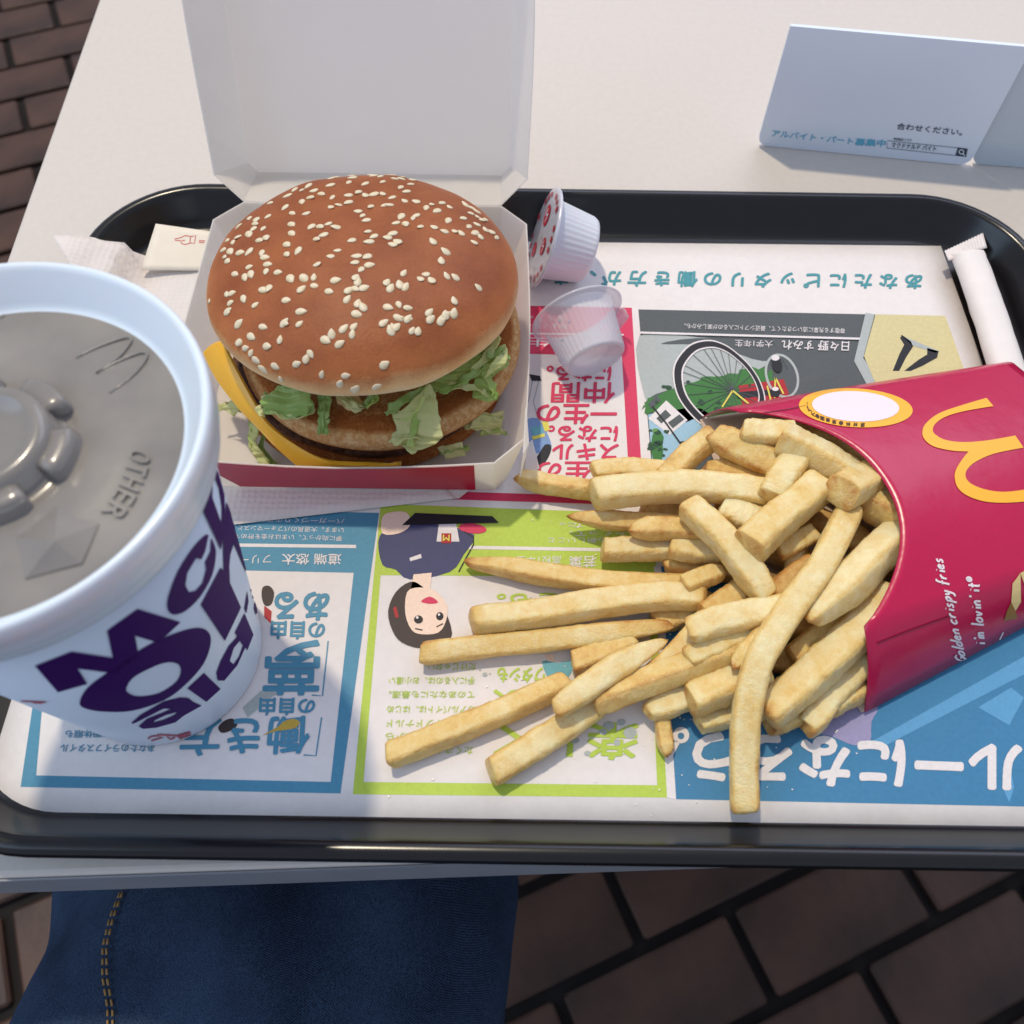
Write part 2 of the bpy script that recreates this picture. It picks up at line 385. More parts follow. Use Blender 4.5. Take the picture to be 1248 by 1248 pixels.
T('ワタシも', (664, 814), (607, 814), 17, i_green, bold=.03); T('かん、', (690, 840), (602, 841), 22, i_green, bold=.03); T('とも。', (680, 722), (606, 724), 17, i_green, bold=.03)
T('楽しく', (778, 882), (603, 878), 44, i_green, bold=.02)
D('picture_cloth', [loopsmooth([(661, 806), (680, 808), (699, 806), (692, 826), (671, 829)], 3)], i_aqua, 3); D('picture_arm', [[(663, 797), (674, 797), (677, 808), (669, 808)]], i_skin, 2)
for a in ((591, 822, 3, 2.4), (585, 816, 1.5, 1.2), (597, 821, 1.3, 1), (735, 892, 5, 4), (752, 905, 4, 4), (716, 918, 4, 3), (768, 893, 8, 7), (742, 884, 7, 5), (757, 880, 5, 4), (700, 902, 6, 4)): D('picture_smudge', [ell(*a)], i_lgrey, 4)
# the girl on the lime panel (upside down)
D('picture_tray', [[(506, 625), (600, 629), (608, 637), (490, 640)]], i_black, 6)
D('picture_uniform', [loopsmooth([(461, 660), (470, 645), (490, 638), (540, 640), (578, 652), (565, 676), (548, 697), (500, 706), (482, 694), (466, 688)], 3)], i_navy, 3)
D('picture_arm', [loopsmooth([(466, 630), (478, 624), (496, 625), (500, 640), (486, 650), (466, 650)], 3)], i_skin, 4)
D('picture_neck', [[(504, 700), (526, 698), (524, 722), (500, 722)]], i_skin, 4)
D('picture_hair', [loopsmooth([(473, 745), (482, 722), (500, 709), (515, 715), (540, 740), (551, 772), (540, 782), (515, 790), (490, 783), (478, 768)], 3)], i_hair, 4)
D('picture_face', [loopsmooth([(496, 722), (510, 716), (530, 720), (545, 738), (543, 758), (534, 771), (515, 773), (502, 768), (494, 748)], 3)], i_skin, 5)
D('picture_mouth', [loopsmooth([(513, 733), (524, 727), (534, 734), (524, 736)], 3)], i_pink, 6)
D('picture_eye', [ell(510, 755, 5.5, 5), ell(536, 751, 4.5, 5)], i_black, 6); D('picture_eye_white', [ell(508.5, 752.5, 1.7, 1.6), ell(535, 749, 1.5, 1.5)], i_white, 7)
strokes('picture_brow', [[(506, 766), (515, 768)], [(532, 764), (540, 760)]], 1.6, i_hair, pm, None, 6)
D('picture_ribbon', [[(479, 741), (483, 739), (486, 752), (482, 753)]], i_red, 5)
D('picture_cup', [[(535, 638), (556, 638), (560, 660), (532, 660)]], i_white, 4); D('picture_cup_badge', [[(538, 650), (550, 650), (550, 662), (538, 662)]], i_red, 5)
T('M', (548, 652), (540, 652), 7, i_yb, 6, .03); D('picture_burger', [ell(576, 644, 17, 6, 6)], i_pink, 4); strokes('picture_outline', [[(559, 697), (568, 680), (577, 664), (577, 655), (566, 648)]], 1.6, i_black, pm, None, 4)
D('picture_name_badge', [[(499, 680), (513, 675), (514, 680), (500, 684)]], i_white, 4)
# pink panel
D('panel_border', [[[(560, 371), (770, 375), (784, 606), (784, 616), (465, 606), (466, 596), (768, 606), (758, 434), (556, 429)]]], i_pink)
D('panel_rule', [[(600, 405), (760, 407), (760, 409), (600, 407)]], i_white, 2)
T('なくて。', (690, 385), (646, 385), 7, i_white); T('仲よくなる', (692, 394), (640, 393), 7, i_white); T('橋 学生', (752, 413), (640, 411), 11, i_white)
T('になる。', (745, 446), (667, 446), 18, i_pink, bold=.03); T('仲間', (750, 466), (673, 466), 25, i_pink, bold=.018); T('一生の', (752, 493), (655, 493), 23, i_pink, bold=.03)
T('になる。', (753, 519), (668, 519), 19, i_pink, bold=.03); T('スキル', (754, 541), (674, 541), 19, i_pink, bold=.03); T('一生の', (755, 563), (656, 563), 19, i_pink, bold=.03)
D('picture_coat', [loopsmooth([(640, 515), (655, 510), (668, 530), (672, 548), (658, 552), (644, 548)], 3)], i_pblue, 2); D('picture_bag', [[(646, 521), (660, 518), (664, 532), (652, 536)]], i_aqua, 3)
D('picture_bag_trim', [[(660, 514), (668, 514), (670, 524), (664, 526)], [(648, 532), (664, 528), (664, 532), (650, 536)]], i_yb, 4)
D('picture_shoe', [loopsmooth([(655, 556), (664, 542), (672, 544), (668, 558), (656, 572), (644, 570)], 3), [(645, 456), (658, 458), (660, 464), (648, 464)]], i_black, 3)
strokes('picture_leg', [[(657, 463), (650, 490), (657, 512)], [(649, 463), (644, 490)]], 1.2, i_lgrey, pm, None, 2)
# grey panel with the bicycle
D('panel', [[(778, 377), (1150, 385), (1182, 480), (1206, 560), (797, 600)]], i_grey, 1)
D('picture_road', [loopsmooth([(779, 410), (850, 411), (915, 418), (935, 434), (925, 450), (860, 462), (800, 480), (786, 484)], 4)], i_lgrey, 2)
D('picture_shadow', [loopsmooth([(805, 419), (850, 412), (930, 416), (965, 432), (930, 440), (890, 428), (850, 420)], 3)], i_grey, 3)
random.seed(6); D('picture_grass', [[(p[0] + random.uniform(-3, 3), p[1] + random.uniform(-3.5, 3.5)) for p in loopsmooth([(787, 488), (830, 470), (880, 456), (930, 450), (945, 470), (935, 500), (860, 512), (795, 505)], 9)]], i_leaf, 3)
D('picture_dark_wall', [[(940, 412), (1042, 416), (1060, 470), (1000, 500), (930, 500), (960, 450)]], i_grey, 4)
D('picture_path', [[(790, 505), (850, 495), (866, 505), (850, 540), (810, 572), (796, 575)]], i_sky, 3)
D('picture_house', [[(790, 510), (812, 488), (838, 512), (816, 530)]], i_white, 4)
D('picture_window', [[(800, 510), (811, 499), (818, 506), (806, 516)], [(814, 515), (828, 505), (834, 511), (820, 522)], [(790, 492), (800, 482), (806, 488), (794, 498)]], i_grey, 5)
random.seed(8)
D('picture_tree', [loopsmooth([(797 + 9 * math.cos(a) * random.uniform(.7, 1.2) + 4, 548 + 24 * math.sin(a) * random.uniform(.8, 1.15)) for a in (i * .35 for i in range(18))], 2)], i_leaf, 5)
for _ in range(30):
    a, b_ = (790 + random.uniform(2, 22), 548 + random.uniform(-24, 24)) if _ < 15 else (random.uniform(795, 935), random.uniform(464, 500)); w_ = random.uniform(2, 5)
    D('picture_leaf', [[(a + w_ * random.uniform(.5, 1.3) * math.cos(t), b_ + w_ * .7 * random.uniform(.5, 1.3) * math.sin(t)) for t in (i * .7 for i in range(9))]], (i_dleaf, i_dleaf, ink('light_leaf_ink', (104, 156, 78)) if _ == 2 else i_dleaf)[_ % 3], 6)
strokes('picture_lamp', [[(795, 495), (812, 516), (829, 540)]], 2, i_black, pm, None, 6); D('picture_lamp_head', [[(829, 538), (838, 537), (839, 543), (828, 544)]], i_black, 6)
tyre_o = loopsmooth([(862, 414), (840, 420), (823, 440), (820, 460), (826, 484), (842, 506), (860, 520), (882, 517), (905, 512), (926, 502), (933, 488), (927, 465), (914, 445), (896, 428), (880, 418)], 4)
def shrink(l, c, k): return [(c[0] + (p[0] - c[0]) * k, c[1] + (p[1] - c[1]) * k) for p in l]
t2 = shrink([tuple(p[:2]) for p in tyre_o], (884, 470), .97); t3 = shrink(t2, (888, 468), .87); t4 = shrink(t3, (888, 468), .965)
to = [tuple(p[:2]) for p in tyre_o]
D('picture_tyre_line', [[to, t2]], i_white, 7); D('picture_tyre', [[t2, t3]], i_black, 7); D('picture_rim', [[t3, t4]], i_white, 7)
hub = (893, 476)
strokes('picture_spoke', [[hub, t4[(i * 60) // 22]] for i in range(22)], .7, i_grey, pm, None, 7)
D('picture_frame', [[(900, 470), (955, 462), (965, 490), (905, 495)]], i_red, 5); D('picture_frame_shade', [[(895, 478), (950, 474), (952, 480), (900, 486)]], i_black, 6)
strokes('picture_chain_stay', [[hub, (880, 496)], [hub, (915, 494)], [(945, 460), (944, 485)], [(945, 460), (955, 480)], [(935, 470), (940, 490)]], 2, i_yb, pm, None, 8)
D('picture_wheel_small', [[ell(953, 458, 20, 28, -20), ell(953, 458, 17, 25, -20)]], i_lgrey, 6)
D('picture_shoe', [ell(947, 444, 6, 10, -15), ell(945, 478, 6, 6)], i_black, 9); D('picture_shoe_toe', [ell(945, 436, 5, 3.5), ell(945, 474, 4, 2.5)], i_white, 10)
D('picture_border', [[(1055, 381), (1066, 383), (1052, 436), (1075, 470), (1060, 475), (1041, 440)]], i_lgrey, 7)
D('picture_field', [[(1067, 383), (1152, 385), (1182, 470), (1070, 474), (1053, 434)]], i_yel, 8)
D('picture_trousers', [[(1099, 408), (1110, 416), (1113, 422), (1104, 436), (1096, 452), (1088, 452), (1096, 432), (1102, 420), (1097, 412)], [(1130, 424), (1144, 428), (1142, 436), (1124, 446), (1110, 452), (1102, 452), (1120, 438), (1130, 432)]], i_black, 9)
D('picture_step', [[(1099, 409), (1145, 428), (1140, 430), (1112, 421)]], i_lgrey, 9)
D('panel_rule', [[(780, 404), (1048, 411.5), (1048, 414), (780, 406.5)]], i_white, 9)
T('尊敬する先輩に追いつきたくて、最近シフトに入るのが楽しみかも。', (1030, 400), (834, 394), 6.5, i_white, 9); T('日々野 すみれ', (1035, 416), (953, 414), 11.5, i_white, 9, .012); T('大学1年生', (942, 415), (896, 414), 8.5, i_white, 9)
# blue panel at the lower right
D('panel', [[(824, 974), (1300, 984), (1285, 690), (806, 690)]], i_dblue, 1)
D('panel_edge', [[(813, 972), (824, 974), (806, 690), (797, 690)]], i_white, 2)
T('ルーになろう', (1244, 908), (846, 893), (0, 57), i_white, 3, .035)
D('picture_cloud', [loopsmooth([(985, 885), (990, 862), (1010, 850), (1050, 852), (1070, 862), (1062, 880), (1060, 905), (1040, 908), (1015, 898), (996, 893)], 3)], i_mauve, 2)
D('picture_sunbeam', [[(1192, 862), (1232, 838), (1248, 850), (1230, 884)], [(1060, 905), (1248, 800), (1300, 780), (1300, 800), (1248, 822), (1080, 908)], [(1222, 960), (1230, 930), (1236, 960), (1230, 978)], [(1248, 840), (1300, 815), (1300, 880), (1256, 890)]], i_beam, 2)
D('picture_flower', [[ell(830, 896, 10, 10), ell(830, 897, 4, 4)]], i_white, 4); strokes('picture_stem', [[(826, 904), (815, 924)]], 6, i_white, pm, None, 4)
base(pm, (0, .19, .004))

# ------------------------------------------------------------------ receipt, napkin
m_slip = mat('coupon_paper', (236, 226, 210), .6, .3, noise_=(200, .05)); m_nap = mat('napkin_paper', (226, 218, 214), .9, .1, noise_=(90, .06))
nt = m_nap.node_tree; bnode = nt.nodes['Principled BSDF']; tc = nt.nodes.new('ShaderNodeTexCoord'); vo = nt.nodes.new('ShaderNodeTexVoronoi'); vo.inputs['Scale'].default_value = 420; vo.inputs['Randomness'].default_value = .25
nt.links.new(tc.outputs['Object'], vo.inputs['Vector']); bp = nt.nodes.new('ShaderNodeBump'); bp.inputs['Strength'].default_value = .55; bp.inputs['Distance'].default_value = .0006
nt.links.new(vo.outputs[0], bp.inputs['Height']); nt.links.new(bp.outputs[0], bnode.inputs['Normal'])
sl = empty('paper_coupon', 'small cream paper coupon with red pointing hand beside the burger box', 'coupon')
def sheet(name, cs, n, m, parent, wob, t=.00012):
    """a thin sheet over four corners (with heights), softly uneven"""
    cs = [Vector(c) for c in cs]; vs, fs = [], []
    for j in range(n + 1):
        for i in range(n + 1):
            s, u = i / n, j / n; p = cs[0].lerp(cs[1], s).lerp(cs[3].lerp(cs[2], s), u)
            p.z += wob * noise.noise(p * 22) ; vs.append(p)
    for j in range(n):
        for i in range(n): a = j * (n + 1) + i; fs.append((a, a + 1, a + n + 2, a + n + 1))
    o = mk(name, vs, fs, m, parent); thick(o, t, 0); return o
so = sheet('coupon_sheet', [P(190, 273, .016), P(265, 283, .012), P(265, 330, .0055), P(172, 330, .009)], 8, m_slip, sl, .0004)
i_rp = ink('coupon_red', (206, 96, 92)); sb = bvh(so)
strokes('hand_print', [Z(0, 150, 3.9, l) for l in ([(830, 552), (860, 545), (880, 535), (912, 540), (930, 535), (925, 572), (905, 570), (880, 578), (862, 572), (858, 560), (832, 558)], [(905, 542), (903, 568)], [(862, 560), (880, 558)], [(945, 560), (975, 560)], [(945, 568), (972, 568)])], 1.1, i_rp, sl, sb, 2, 8)
base(sl, P(225, 310, .006))
nap = tag(sheet('paper_napkin', [P(61, 283, .0245), P(258, 306, .0062), P(556, 608, .0048), P(285, 640, .0048)], 34, m_nap, None, .0007), 'white embossed paper napkin lying under the burger box and drink cup', 'napkin')
for v in nap.data.vertices:
    x, y = v.co.x, v.co.y
    lo = .0052 if x > -.165 else .0052 + min(.0175, (-.165 - x) * .72)
    v.co.z = max(min(v.co.z, lo + .0006 * abs(noise.noise(v.co * 60))), lo if x > -.172 else v.co.z * .92)
nap2 = tag(sheet('folded_napkin', [P(300, 560, .0050), P(600, 575, .0050), P(560, 607, .0050), P(286, 638, .0052)], 12, m_nap, None, .0002), 'folded napkin edge sticking out in front of the burger box', 'napkin')

# ------------------------------------------------------------------ burger box
m_card = mat('white_carton', (246, 243, 240), .55, .35, noise_=(60, .03)); m_red = mat('red_carton_print', (188, 22, 58), .38, .5, noise_=(300, .08)); 
see_through(m_card, .6, (255, 252, 248)); BX, BY = -.062, .2415; Z0, Z1 = .0058, .0325
def octa(w, h, c, cx=0, cy=0): return [(cx - w + c, cy - h), (cx + w - c, cy - h), (cx + w, cy - h + c), (cx + w, cy + h - c), (cx + w - c, cy + h), (cx - w + c, cy + h), (cx - w, cy + h - c), (cx - w, cy - h + c)]
bo = empty('burger_box', 'open white and red cardboard burger box standing around the hamburger', 'burger box')
lo_, hi_ = octa(.0592, .0608, .004), octa(.0665, .0665, .011)
def tray_shape(z0, z1, sub=6):
    """eight-sided tray: floor and flared walls, edges subdivided so the long walls can bow a little"""
    vs, fs = [], []; L, U = [], []
    for k in range(8):
        for i in range(sub):
            t = i / sub
            a = Vector(lo_[k]).lerp(Vector(lo_[(k + 1) % 8]), t); b = Vector(hi_[k]).lerp(Vector(hi_[(k + 1) % 8]), t)
            L.append((a.x, a.y, z0)); bow = -.0016 * math.sin(math.pi * t) if k % 2 == 0 else 0
            b = b + b.normalized() * -bow; U.append((b.x, b.y, z1 + (.0 if k % 2 else -.0022 * math.sin(math.pi * t))))
    n = len(L); vs = L + U; fs = [tuple(range(n))[::-1]] + [(i, (i + 1) % n, n + (i + 1) % n, n + i) for i in range(n)]
    return vs, fs
v, f = tray_shape(Z0, Z1); v = [(a + BX, b_ + BY, c) for a, b_, c in v]
o = mk('box_base', v, f, m_card, bo, smooth=False); thick(o, .0005, 0); bb = bvh(o)
sub = 6; N8 = 48
vs = []
for i in range(sub + 1):
    L_, U_ = Vector(v[i]), Vector(v[N8 + i]); vs += [L_, U_]
def wallp(t, h): 
    x = t * sub; k_ = min(int(x), sub - 1); u_ = x - k_; return vs[2 * k_].lerp(vs[2 * k_ + 2], u_).lerp(vs[2 * k_ + 1].lerp(vs[2 * k_ + 3], u_), h)
rv, rf = [], []
for i in range(25):
    for j in range(4):
        h = j / 3; t0_ = .12 - .08 * h; t = t0_ + (.935 - t0_) * i / 24; p = wallp(t, .02 + .975 * h); rv.append(p + Vector((0, -.00055, -.0002)))
for i in range(24):
    for j in range(3): a_ = i * 4 + j; rf.append((a_, a_ + 1, a_ + 5, a_ + 4))
mk('red_band', rv, rf, m_red, o, smooth=False)
# lid, swung up about the back edge
v, f = tray_shape(.0005, .0275); v = [(a, b_, .0275 - c + .0005) for a, b_, c in v]
th = math.radians(115); ct, st = math.cos(th), math.sin(th); vv = []
for a, b_, c in v:
    dy = b_ - .0665; vv.append((BX + a, BY + .0668 + dy * ct + c * st, Z1 - dy * st + c * ct))
o = mk('box_lid', vv, f, m_card, bo, smooth=False); thick(o, .0005, 0)
lv = vv
mk('corner_tab', *prism([P(643, 500, .03)[:2], P(650, 512, .02)[:2], P(658, 562, .012)[:2], P(640, 572, .012)[:2]], .0068, .0073), m_card, bo, smooth=False)
vs = [P(641, 497, .035), P(644, 540, .033), P(634, 581, .019), P(638, 552, .034)]; o = mk('side_flap', vs, [(0, 1, 2, 3)], m_card, bo, smooth=False); thick(o, .0005, 0)
base(bo, (BX, BY, .0055))

# ------------------------------------------------------------------ hamburger
m_bun = bpy.data.materials.new('toasted_bun'); m_bun.use_nodes = True; nt = m_bun.node_tree; b = nt.nodes['Principled BSDF']
b.inputs['Roughness'].default_value = .54; b.inputs['Specular IOR Level'].default_value = .3; b.inputs['Subsurface Weight'].default_value = .08; b.inputs['Subsurface Radius'].default_value = (.004, .002, .001); b.inputs['Subsurface Scale'].default_value = .5
tc = nt.nodes.new('ShaderNodeTexCoord'); at = nt.nodes.new('ShaderNodeAttribute'); at.attribute_name = 'toast'
no = nt.nodes.new('ShaderNodeTexNoise'); no.inputs['Scale'].default_value = 55; no.inputs['Detail'].default_value = 6; nt.links.new(tc.outputs['Object'], no.inputs['Vector'])
no2 = nt.nodes.new('ShaderNodeTexNoise'); no2.inputs['Scale'].default_value = 900; no2.inputs['Detail'].default_value = 3; nt.links.new(tc.outputs['Object'], no2.inputs['Vector'])
ad = nt.nodes.new('ShaderNodeMath'); ad.operation = 'MULTIPLY_ADD'; ad.inputs[1].default_value = .35; nt.links.new(no.outputs[0], ad.inputs[0]); nt.links.new(at.outputs['Fac'], ad.inputs[2])
ad2 = nt.nodes.new('ShaderNodeMath'); ad2.operation = 'MULTIPLY_ADD'; ad2.inputs[1].default_value = .12; nt.links.new(no2.outputs[0], ad2.inputs[0]); nt.links.new(ad.outputs[0], ad2.inputs[2])
cr = nt.nodes.new('ShaderNodeValToRGB'); e = cr.color_ramp.elements
e[0].position = .2; e[0].color = lin((240, 222, 188)); e[1].position = 1.2 if False else 1.0; e[1].color = lin((124, 62, 32))
x = e.new(.42); x.color = lin((228, 184, 130)); x = e.new(.62); x.color = lin((184, 112, 64))
nt.links.new(ad2.outputs[0], cr.inputs[0]); nt.links.new(cr.outputs[0], b.inputs['Base Color'])
bp = nt.nodes.new('ShaderNodeBump'); bp.inputs['Strength'].default_value = .25; bp.inputs['Distance'].default_value = .0006; nt.links.new(no2.outputs[0], bp.inputs['Height']); nt.links.new(bp.outputs[0], b.inputs['Normal'])
m_crumb = bpy.data.materials.new('toasted_crumb'); m_crumb.use_nodes = True; nt = m_crumb.node_tree; b = nt.nodes['Principled BSDF']; b.inputs['Roughness'].default_value = .8; b.inputs['Specular IOR Level'].default_value = .2
tc = nt.nodes.new('ShaderNodeTexCoord'); at = nt.nodes.new('ShaderNodeAttribute'); at.attribute_name = 'toast'
no = nt.nodes.new('ShaderNodeTexNoise'); no.inputs['Scale'].default_value = 420; no.inputs['Detail'].default_value = 6; no.inputs['Roughness'].default_value = .7; nt.links.new(tc.outputs['Object'], no.inputs['Vector'])
no2 = nt.nodes.new('ShaderNodeTexNoise'); no2.inputs['Scale'].default_value = 1100; no2.inputs['Detail'].default_value = 4; nt.links.new(tc.outputs['Object'], no2.inputs['Vector'])
ad = nt.nodes.new('ShaderNodeMath'); ad.operation = 'MULTIPLY_ADD'; ad.inputs[1].default_value = 1.0; nt.links.new(no.outputs[0], ad.inputs[0]); nt.links.new(at.outputs['Fac'], ad.inputs[2])
cr = nt.nodes.new('ShaderNodeValToRGB'); e = cr.color_ramp.elements; e[0].position = .34; e[0].color = lin((222, 190, 142)); e[1].position = 1.25 if False else 1.0; e[1].color = lin((150, 84, 36)); x = e.new(.62); x.color = lin((190, 138, 84))
nt.links.new(ad.outputs[0], cr.inputs[0]); nt.links.new(cr.outputs[0], b.inputs['Base Color'])
bp = nt.nodes.new('ShaderNodeBump'); bp.inputs['Strength'].default_value = .8; bp.inputs['Distance'].default_value = .0012; nt.links.new(no2.outputs[0], bp.inputs['Height']); nt.links.new(bp.outputs[0], b.inputs['Normal'])
m_meat = mat('grilled_patty', (96, 58, 38), .55, .3, noise_=(260, .5, (52, 30, 22)), bump=(420, 1, .002)); m_seed = mat('sesame', (240, 226, 198), .45, .4, noise_=(260, .1, (210, 184, 140)), Subsurface_Weight=.1)
m_cheese = mat('cheese', (248, 176, 48), .26, .5, noise_=(40, .06), Subsurface_Weight=.2); m_let = mat('lettuce', (218, 228, 148), .4, .5, noise_=(90, 1, (164, 198, 96)), bump=(190, .8, .0018)); m_let2 = mat('pale_lettuce', (234, 232, 176), .4, .5, noise_=(70, 1, (212, 220, 144)), bump=(190, .8, .0018)); m_letd = mat('green_lettuce', (186, 208, 130), .4, .5, noise_=(110, 1, (146, 182, 92)), bump=(190, .8, .0018))
for mm_ in (m_let, m_let2, m_letd):
    nt = mm_.node_tree; pb = nt.nodes['Principled BSDF']; tr = nt.nodes.new('ShaderNodeBsdfTranslucent'); mx = nt.nodes.new('ShaderNodeMixShader'); mx.inputs[0].default_value = .35
    tr.inputs[0].default_value = pb.inputs['Base Color'].default_value[:]; out = nt.nodes['Material Output']
    nt.links.new(pb.outputs[0], mx.inputs[1]); nt.links.new(tr.outputs[0], mx.inputs[2]); nt.links.new(mx.outputs[0], out.inputs[0])
bu = empty('hamburger', 'double hamburger with sesame bun, cheese and lettuce sitting in the open box', 'hamburger')
def attr(me, vals):
    a = me.attributes.new('toast', 'FLOAT', 'POINT'); a.data.foreach_set('value', vals)
def disc(name, c, r, z0, z1, m, rnd=.35, wob=.02, seed=0, tilt=(0, 0), toast=None, n=96, parent=None, rough=0):
    """a rounded, uneven round slab"""
    prof = []; h = z1 - z0; k = 9
    prof.append((0.001, 0)); prof += [(r * t, 0) for t in (.3, .6, .85)]
    for i in range(k + 1):
        a = -math.pi / 2 + math.pi * i / k; prof.append((r - h * rnd + h * rnd * math.cos(a), h / 2 + h / 2 * math.sin(a)))
    prof += [(r * t, h) for t in (.85, .7, .5, .3)] + [(.001, h)]
    vs, fs = lathe(prof, n); out, tv = [], []
    for i, p in enumerate(vs):
        p = Vector(p); rr = math.hypot(p.x, p.y); a = math.atan2(p.y, p.x)
        w = 1 + wob * noise.noise(Vector((math.cos(a) * 1.6 + seed, math.sin(a) * 1.6, seed * 3.1))) * 2
        e_ = rough * noise.noise(Vector((p.x * 190 + seed, p.y * 190, p.z * 190)))
        p.x *= w; p.y *= w; p.z += z0 + e_ + p.x * tilt[0] + p.y * tilt[1]
        if rr > .5 * r and rough: p.x *= 1 + e_ * 12; p.y *= 1 + e_ * 12
        out.append((p.x + c[0], p.y + c[1], p.z)); tv.append(toast(rr / r, (prof[i // n][1]) / h) if toast else 0)
    o = mk(name, out, fs, m, bu); attr(o.data, tv); return o
disc('bun_heel', (-.0585, .2400), .0565, .0066, .0185, m_crumb, .5, .012, 1, toast=lambda r, h: .5 if h > .8 else .3 + .2 * h)
disc('patty', (-.0565, .2385), .0545, .0180, .0262, m_meat, .5, .03, 2, rough=.0009)
disc('bun_club', (-.0510, .2345), .0540, .0262, .0385, m_crumb, .5, .012, 3, toast=lambda r, h: (.52 if .72 < r < .97 else .16) if h > .9 else (.05 if h > .35 else .45))
disc('patty', (-.058, .2520), .0470, .0385, .0470, m_meat, .5, .03, 4, rough=.0009)
# crown
CX, CY, CR = -.0557, .2405, .0572
def crown_mesh():
    prof = [(.001, .047)] + [(CR * t, .047) for t in (.4, .75)]
    for i in range(9):
        a = -math.pi / 2 + math.pi * .5 * i / 8; prof.append((CR - .010 + .010 * math.cos(a), .0555 + .0085 * math.sin(a)))
    for i in range(1, 22):
        a = math.pi * .5 * i / 21; prof.append((max(CR * math.cos(a) ** .86, .0006), .0555 + .0212 * math.sin(a)))
    vs, fs = lathe(prof, 128); out, tv = [], []
    for p in vs:
        p = Vector(p); a = math.atan2(p.y, p.x); h = (p.z - .047) / .030
        w = 1 + .022 * noise.noise(Vector((math.cos(a) * 1.3, math.sin(a) * 1.3, 5.2)))
        p.x *= w; p.y *= w; p.z += .0016 * noise.noise(Vector((p.x * 34, p.y * 34, 1.7))) + .0004 * noise.noise(Vector((p.x * 120, p.y * 120, 4.4))) - .105 * p.y
        tv.append(max(-.15, min(.64, (h - .13) * 1.25 + .08 * noise.noise(Vector((p.x * 50, p.y * 50, 3))))))
        out.append((p.x + CX, p.y + CY, p.z))
    nl = len(prof) - 1; fs.append(tuple(nl * 128 + i for i in range(128))); fs.append(tuple(range(128))); o = mk('bun_crown', out, fs, m_bun, bu); attr(o.data, tv); return o
crown = crown_mesh(); cb = bvh(crown)
s2 = [(515,225),(580,215),(640,220),(703,213),(805,222),(768,233),(790,248),(455,245),(480,257),(440,270),(410,285),(520,270),(580,262),(615,250),(640,262),(672,258),(703,257),(738,270),(783,283),(825,285),(350,305),(375,327),(427,328),(288,338),(515,305),(545,297),(580,287),(660,302),(710,298),(728,297),(615,320),(630,335),(645,352),(372,367),(373,400),(445,375),(475,375),(490,405),(507,365),(537,378),(462,420),(355,440),(397,462),(355,475),(592,425),(650,393),(672,410),(655,430),(465,512),(540,462),(515,483),(610,482),(648,483),(603,505),(625,530),(653,515),(322,541),(368,563),(418,563),(453,560),(455,590),(407,603),(507,610),(530,570),(605,560),(612,577),(633,598),(578,607),(602,600),(573,640),(612,655),(632,668),(607,692),(405,683),(345,725),(352,642),(240,660),(198,636),(150,652),(137,620),(155,617),(140,683),(180,728),(75,645),(270,605),(290,597),(218,522),(225,547),(203,558),(167,547),(280,537),(285,512),(275,487),(265,470),(280,415),(255,425),(218,403),(240,365),(270,382),(235,383),(245,350),(220,345),(180,375),(180,412),(160,432),(140,425),(150,465),(185,470),(220,465),(130,485),(140,500),(125,460),(770,338),(752,362),(785,365),(812,345),(825,335),(840,375),(740,400),(722,415),(740,440),(757,430),(885,430),(932,467),(915,500),(778,545),(860,548),(840,565),(880,570),(935,555),(967,560),(717,578),(765,587),(783,595),(730,600),(1050,597),(962,645),(870,687),(875,712),(930,697),(960,690),(912,718),(720,667),(760,657),(793,670),(760,707),(793,710),(705,725),(740,740),(860,307),(880,295),(900,318),(918,290),(945,305),(940,353),(890,378),(928,393),(963,392),(988,400),(995,345),(1003,297),(1025,308),(1023,328),(1045,322),(1045,340),(1060,350),(1075,350),(1045,368),(1015,375),(1037,398),(1057,413),(1035,433),(1075,387),(1095,395),(1115,415),(1110,340),(905,225),(965,243),(1000,262),(295,290),(360,263),(410,243)]
s3 = [(605,10),(757,22),(793,27),(870,27),(933,12),(912,37),(960,8),(703,42),(732,70),(750,57),(808,70),(830,72),(597,55),(592,83),(560,63),(518,83),(494,102),(545,118),(345,42),(400,45),(268,55),(180,47),(225,90),(282,125),(330,103),(205,132),(185,110),(440,152),(425,172),(390,190),(312,197),(243,175),(225,150),(707,193),(482,228),(567,232),(548,262),(603,282),(268,207),(335,245),(680,272),(140,5)]
seeds = Z(230, 150, 2.971, s2) + Z(230, 380, 2.971, s3)
bms = bmesh.new(); bmesh.ops.create_icosphere(bms, subdivisions=2, radius=1)
for v in bms.verts:
    x, y, z = v.co; k_ = (1 - .42 * (x + .15)) if x > 0 else 1; v.co = (x * .00205 + .0002, y * .00145 * k_, z * .00046)
sme = bpy.data.meshes.new('sesame_seed'); bms.to_mesh(sme); bms.free(); sme.materials.append(m_seed); sme.polygons.foreach_set('use_smooth', [True] * len(sme.polygons))
random.seed(3); random.shuffle(seeds)
nseed = 0; crown_seeds = []
for px, py in seeds[:290]:
    h = cb.ray_cast(CAM, ray(px, py))
    if h[0] is None: continue
    crown_seeds.append((h[0], h[1]))
for i in range(44):      # the far slope of the dome
    a = random.uniform(.2, 2.9); r = CR * random.uniform(.75, .97); h = cb.ray_cast(Vector((CX + r * math.cos(a), CY + r * math.sin(a), .2)), Vector((0, 0, -1)))
    if h[0] is not None and proj(h[0])[1] < 232: crown_seeds.append((h[0], h[1]))
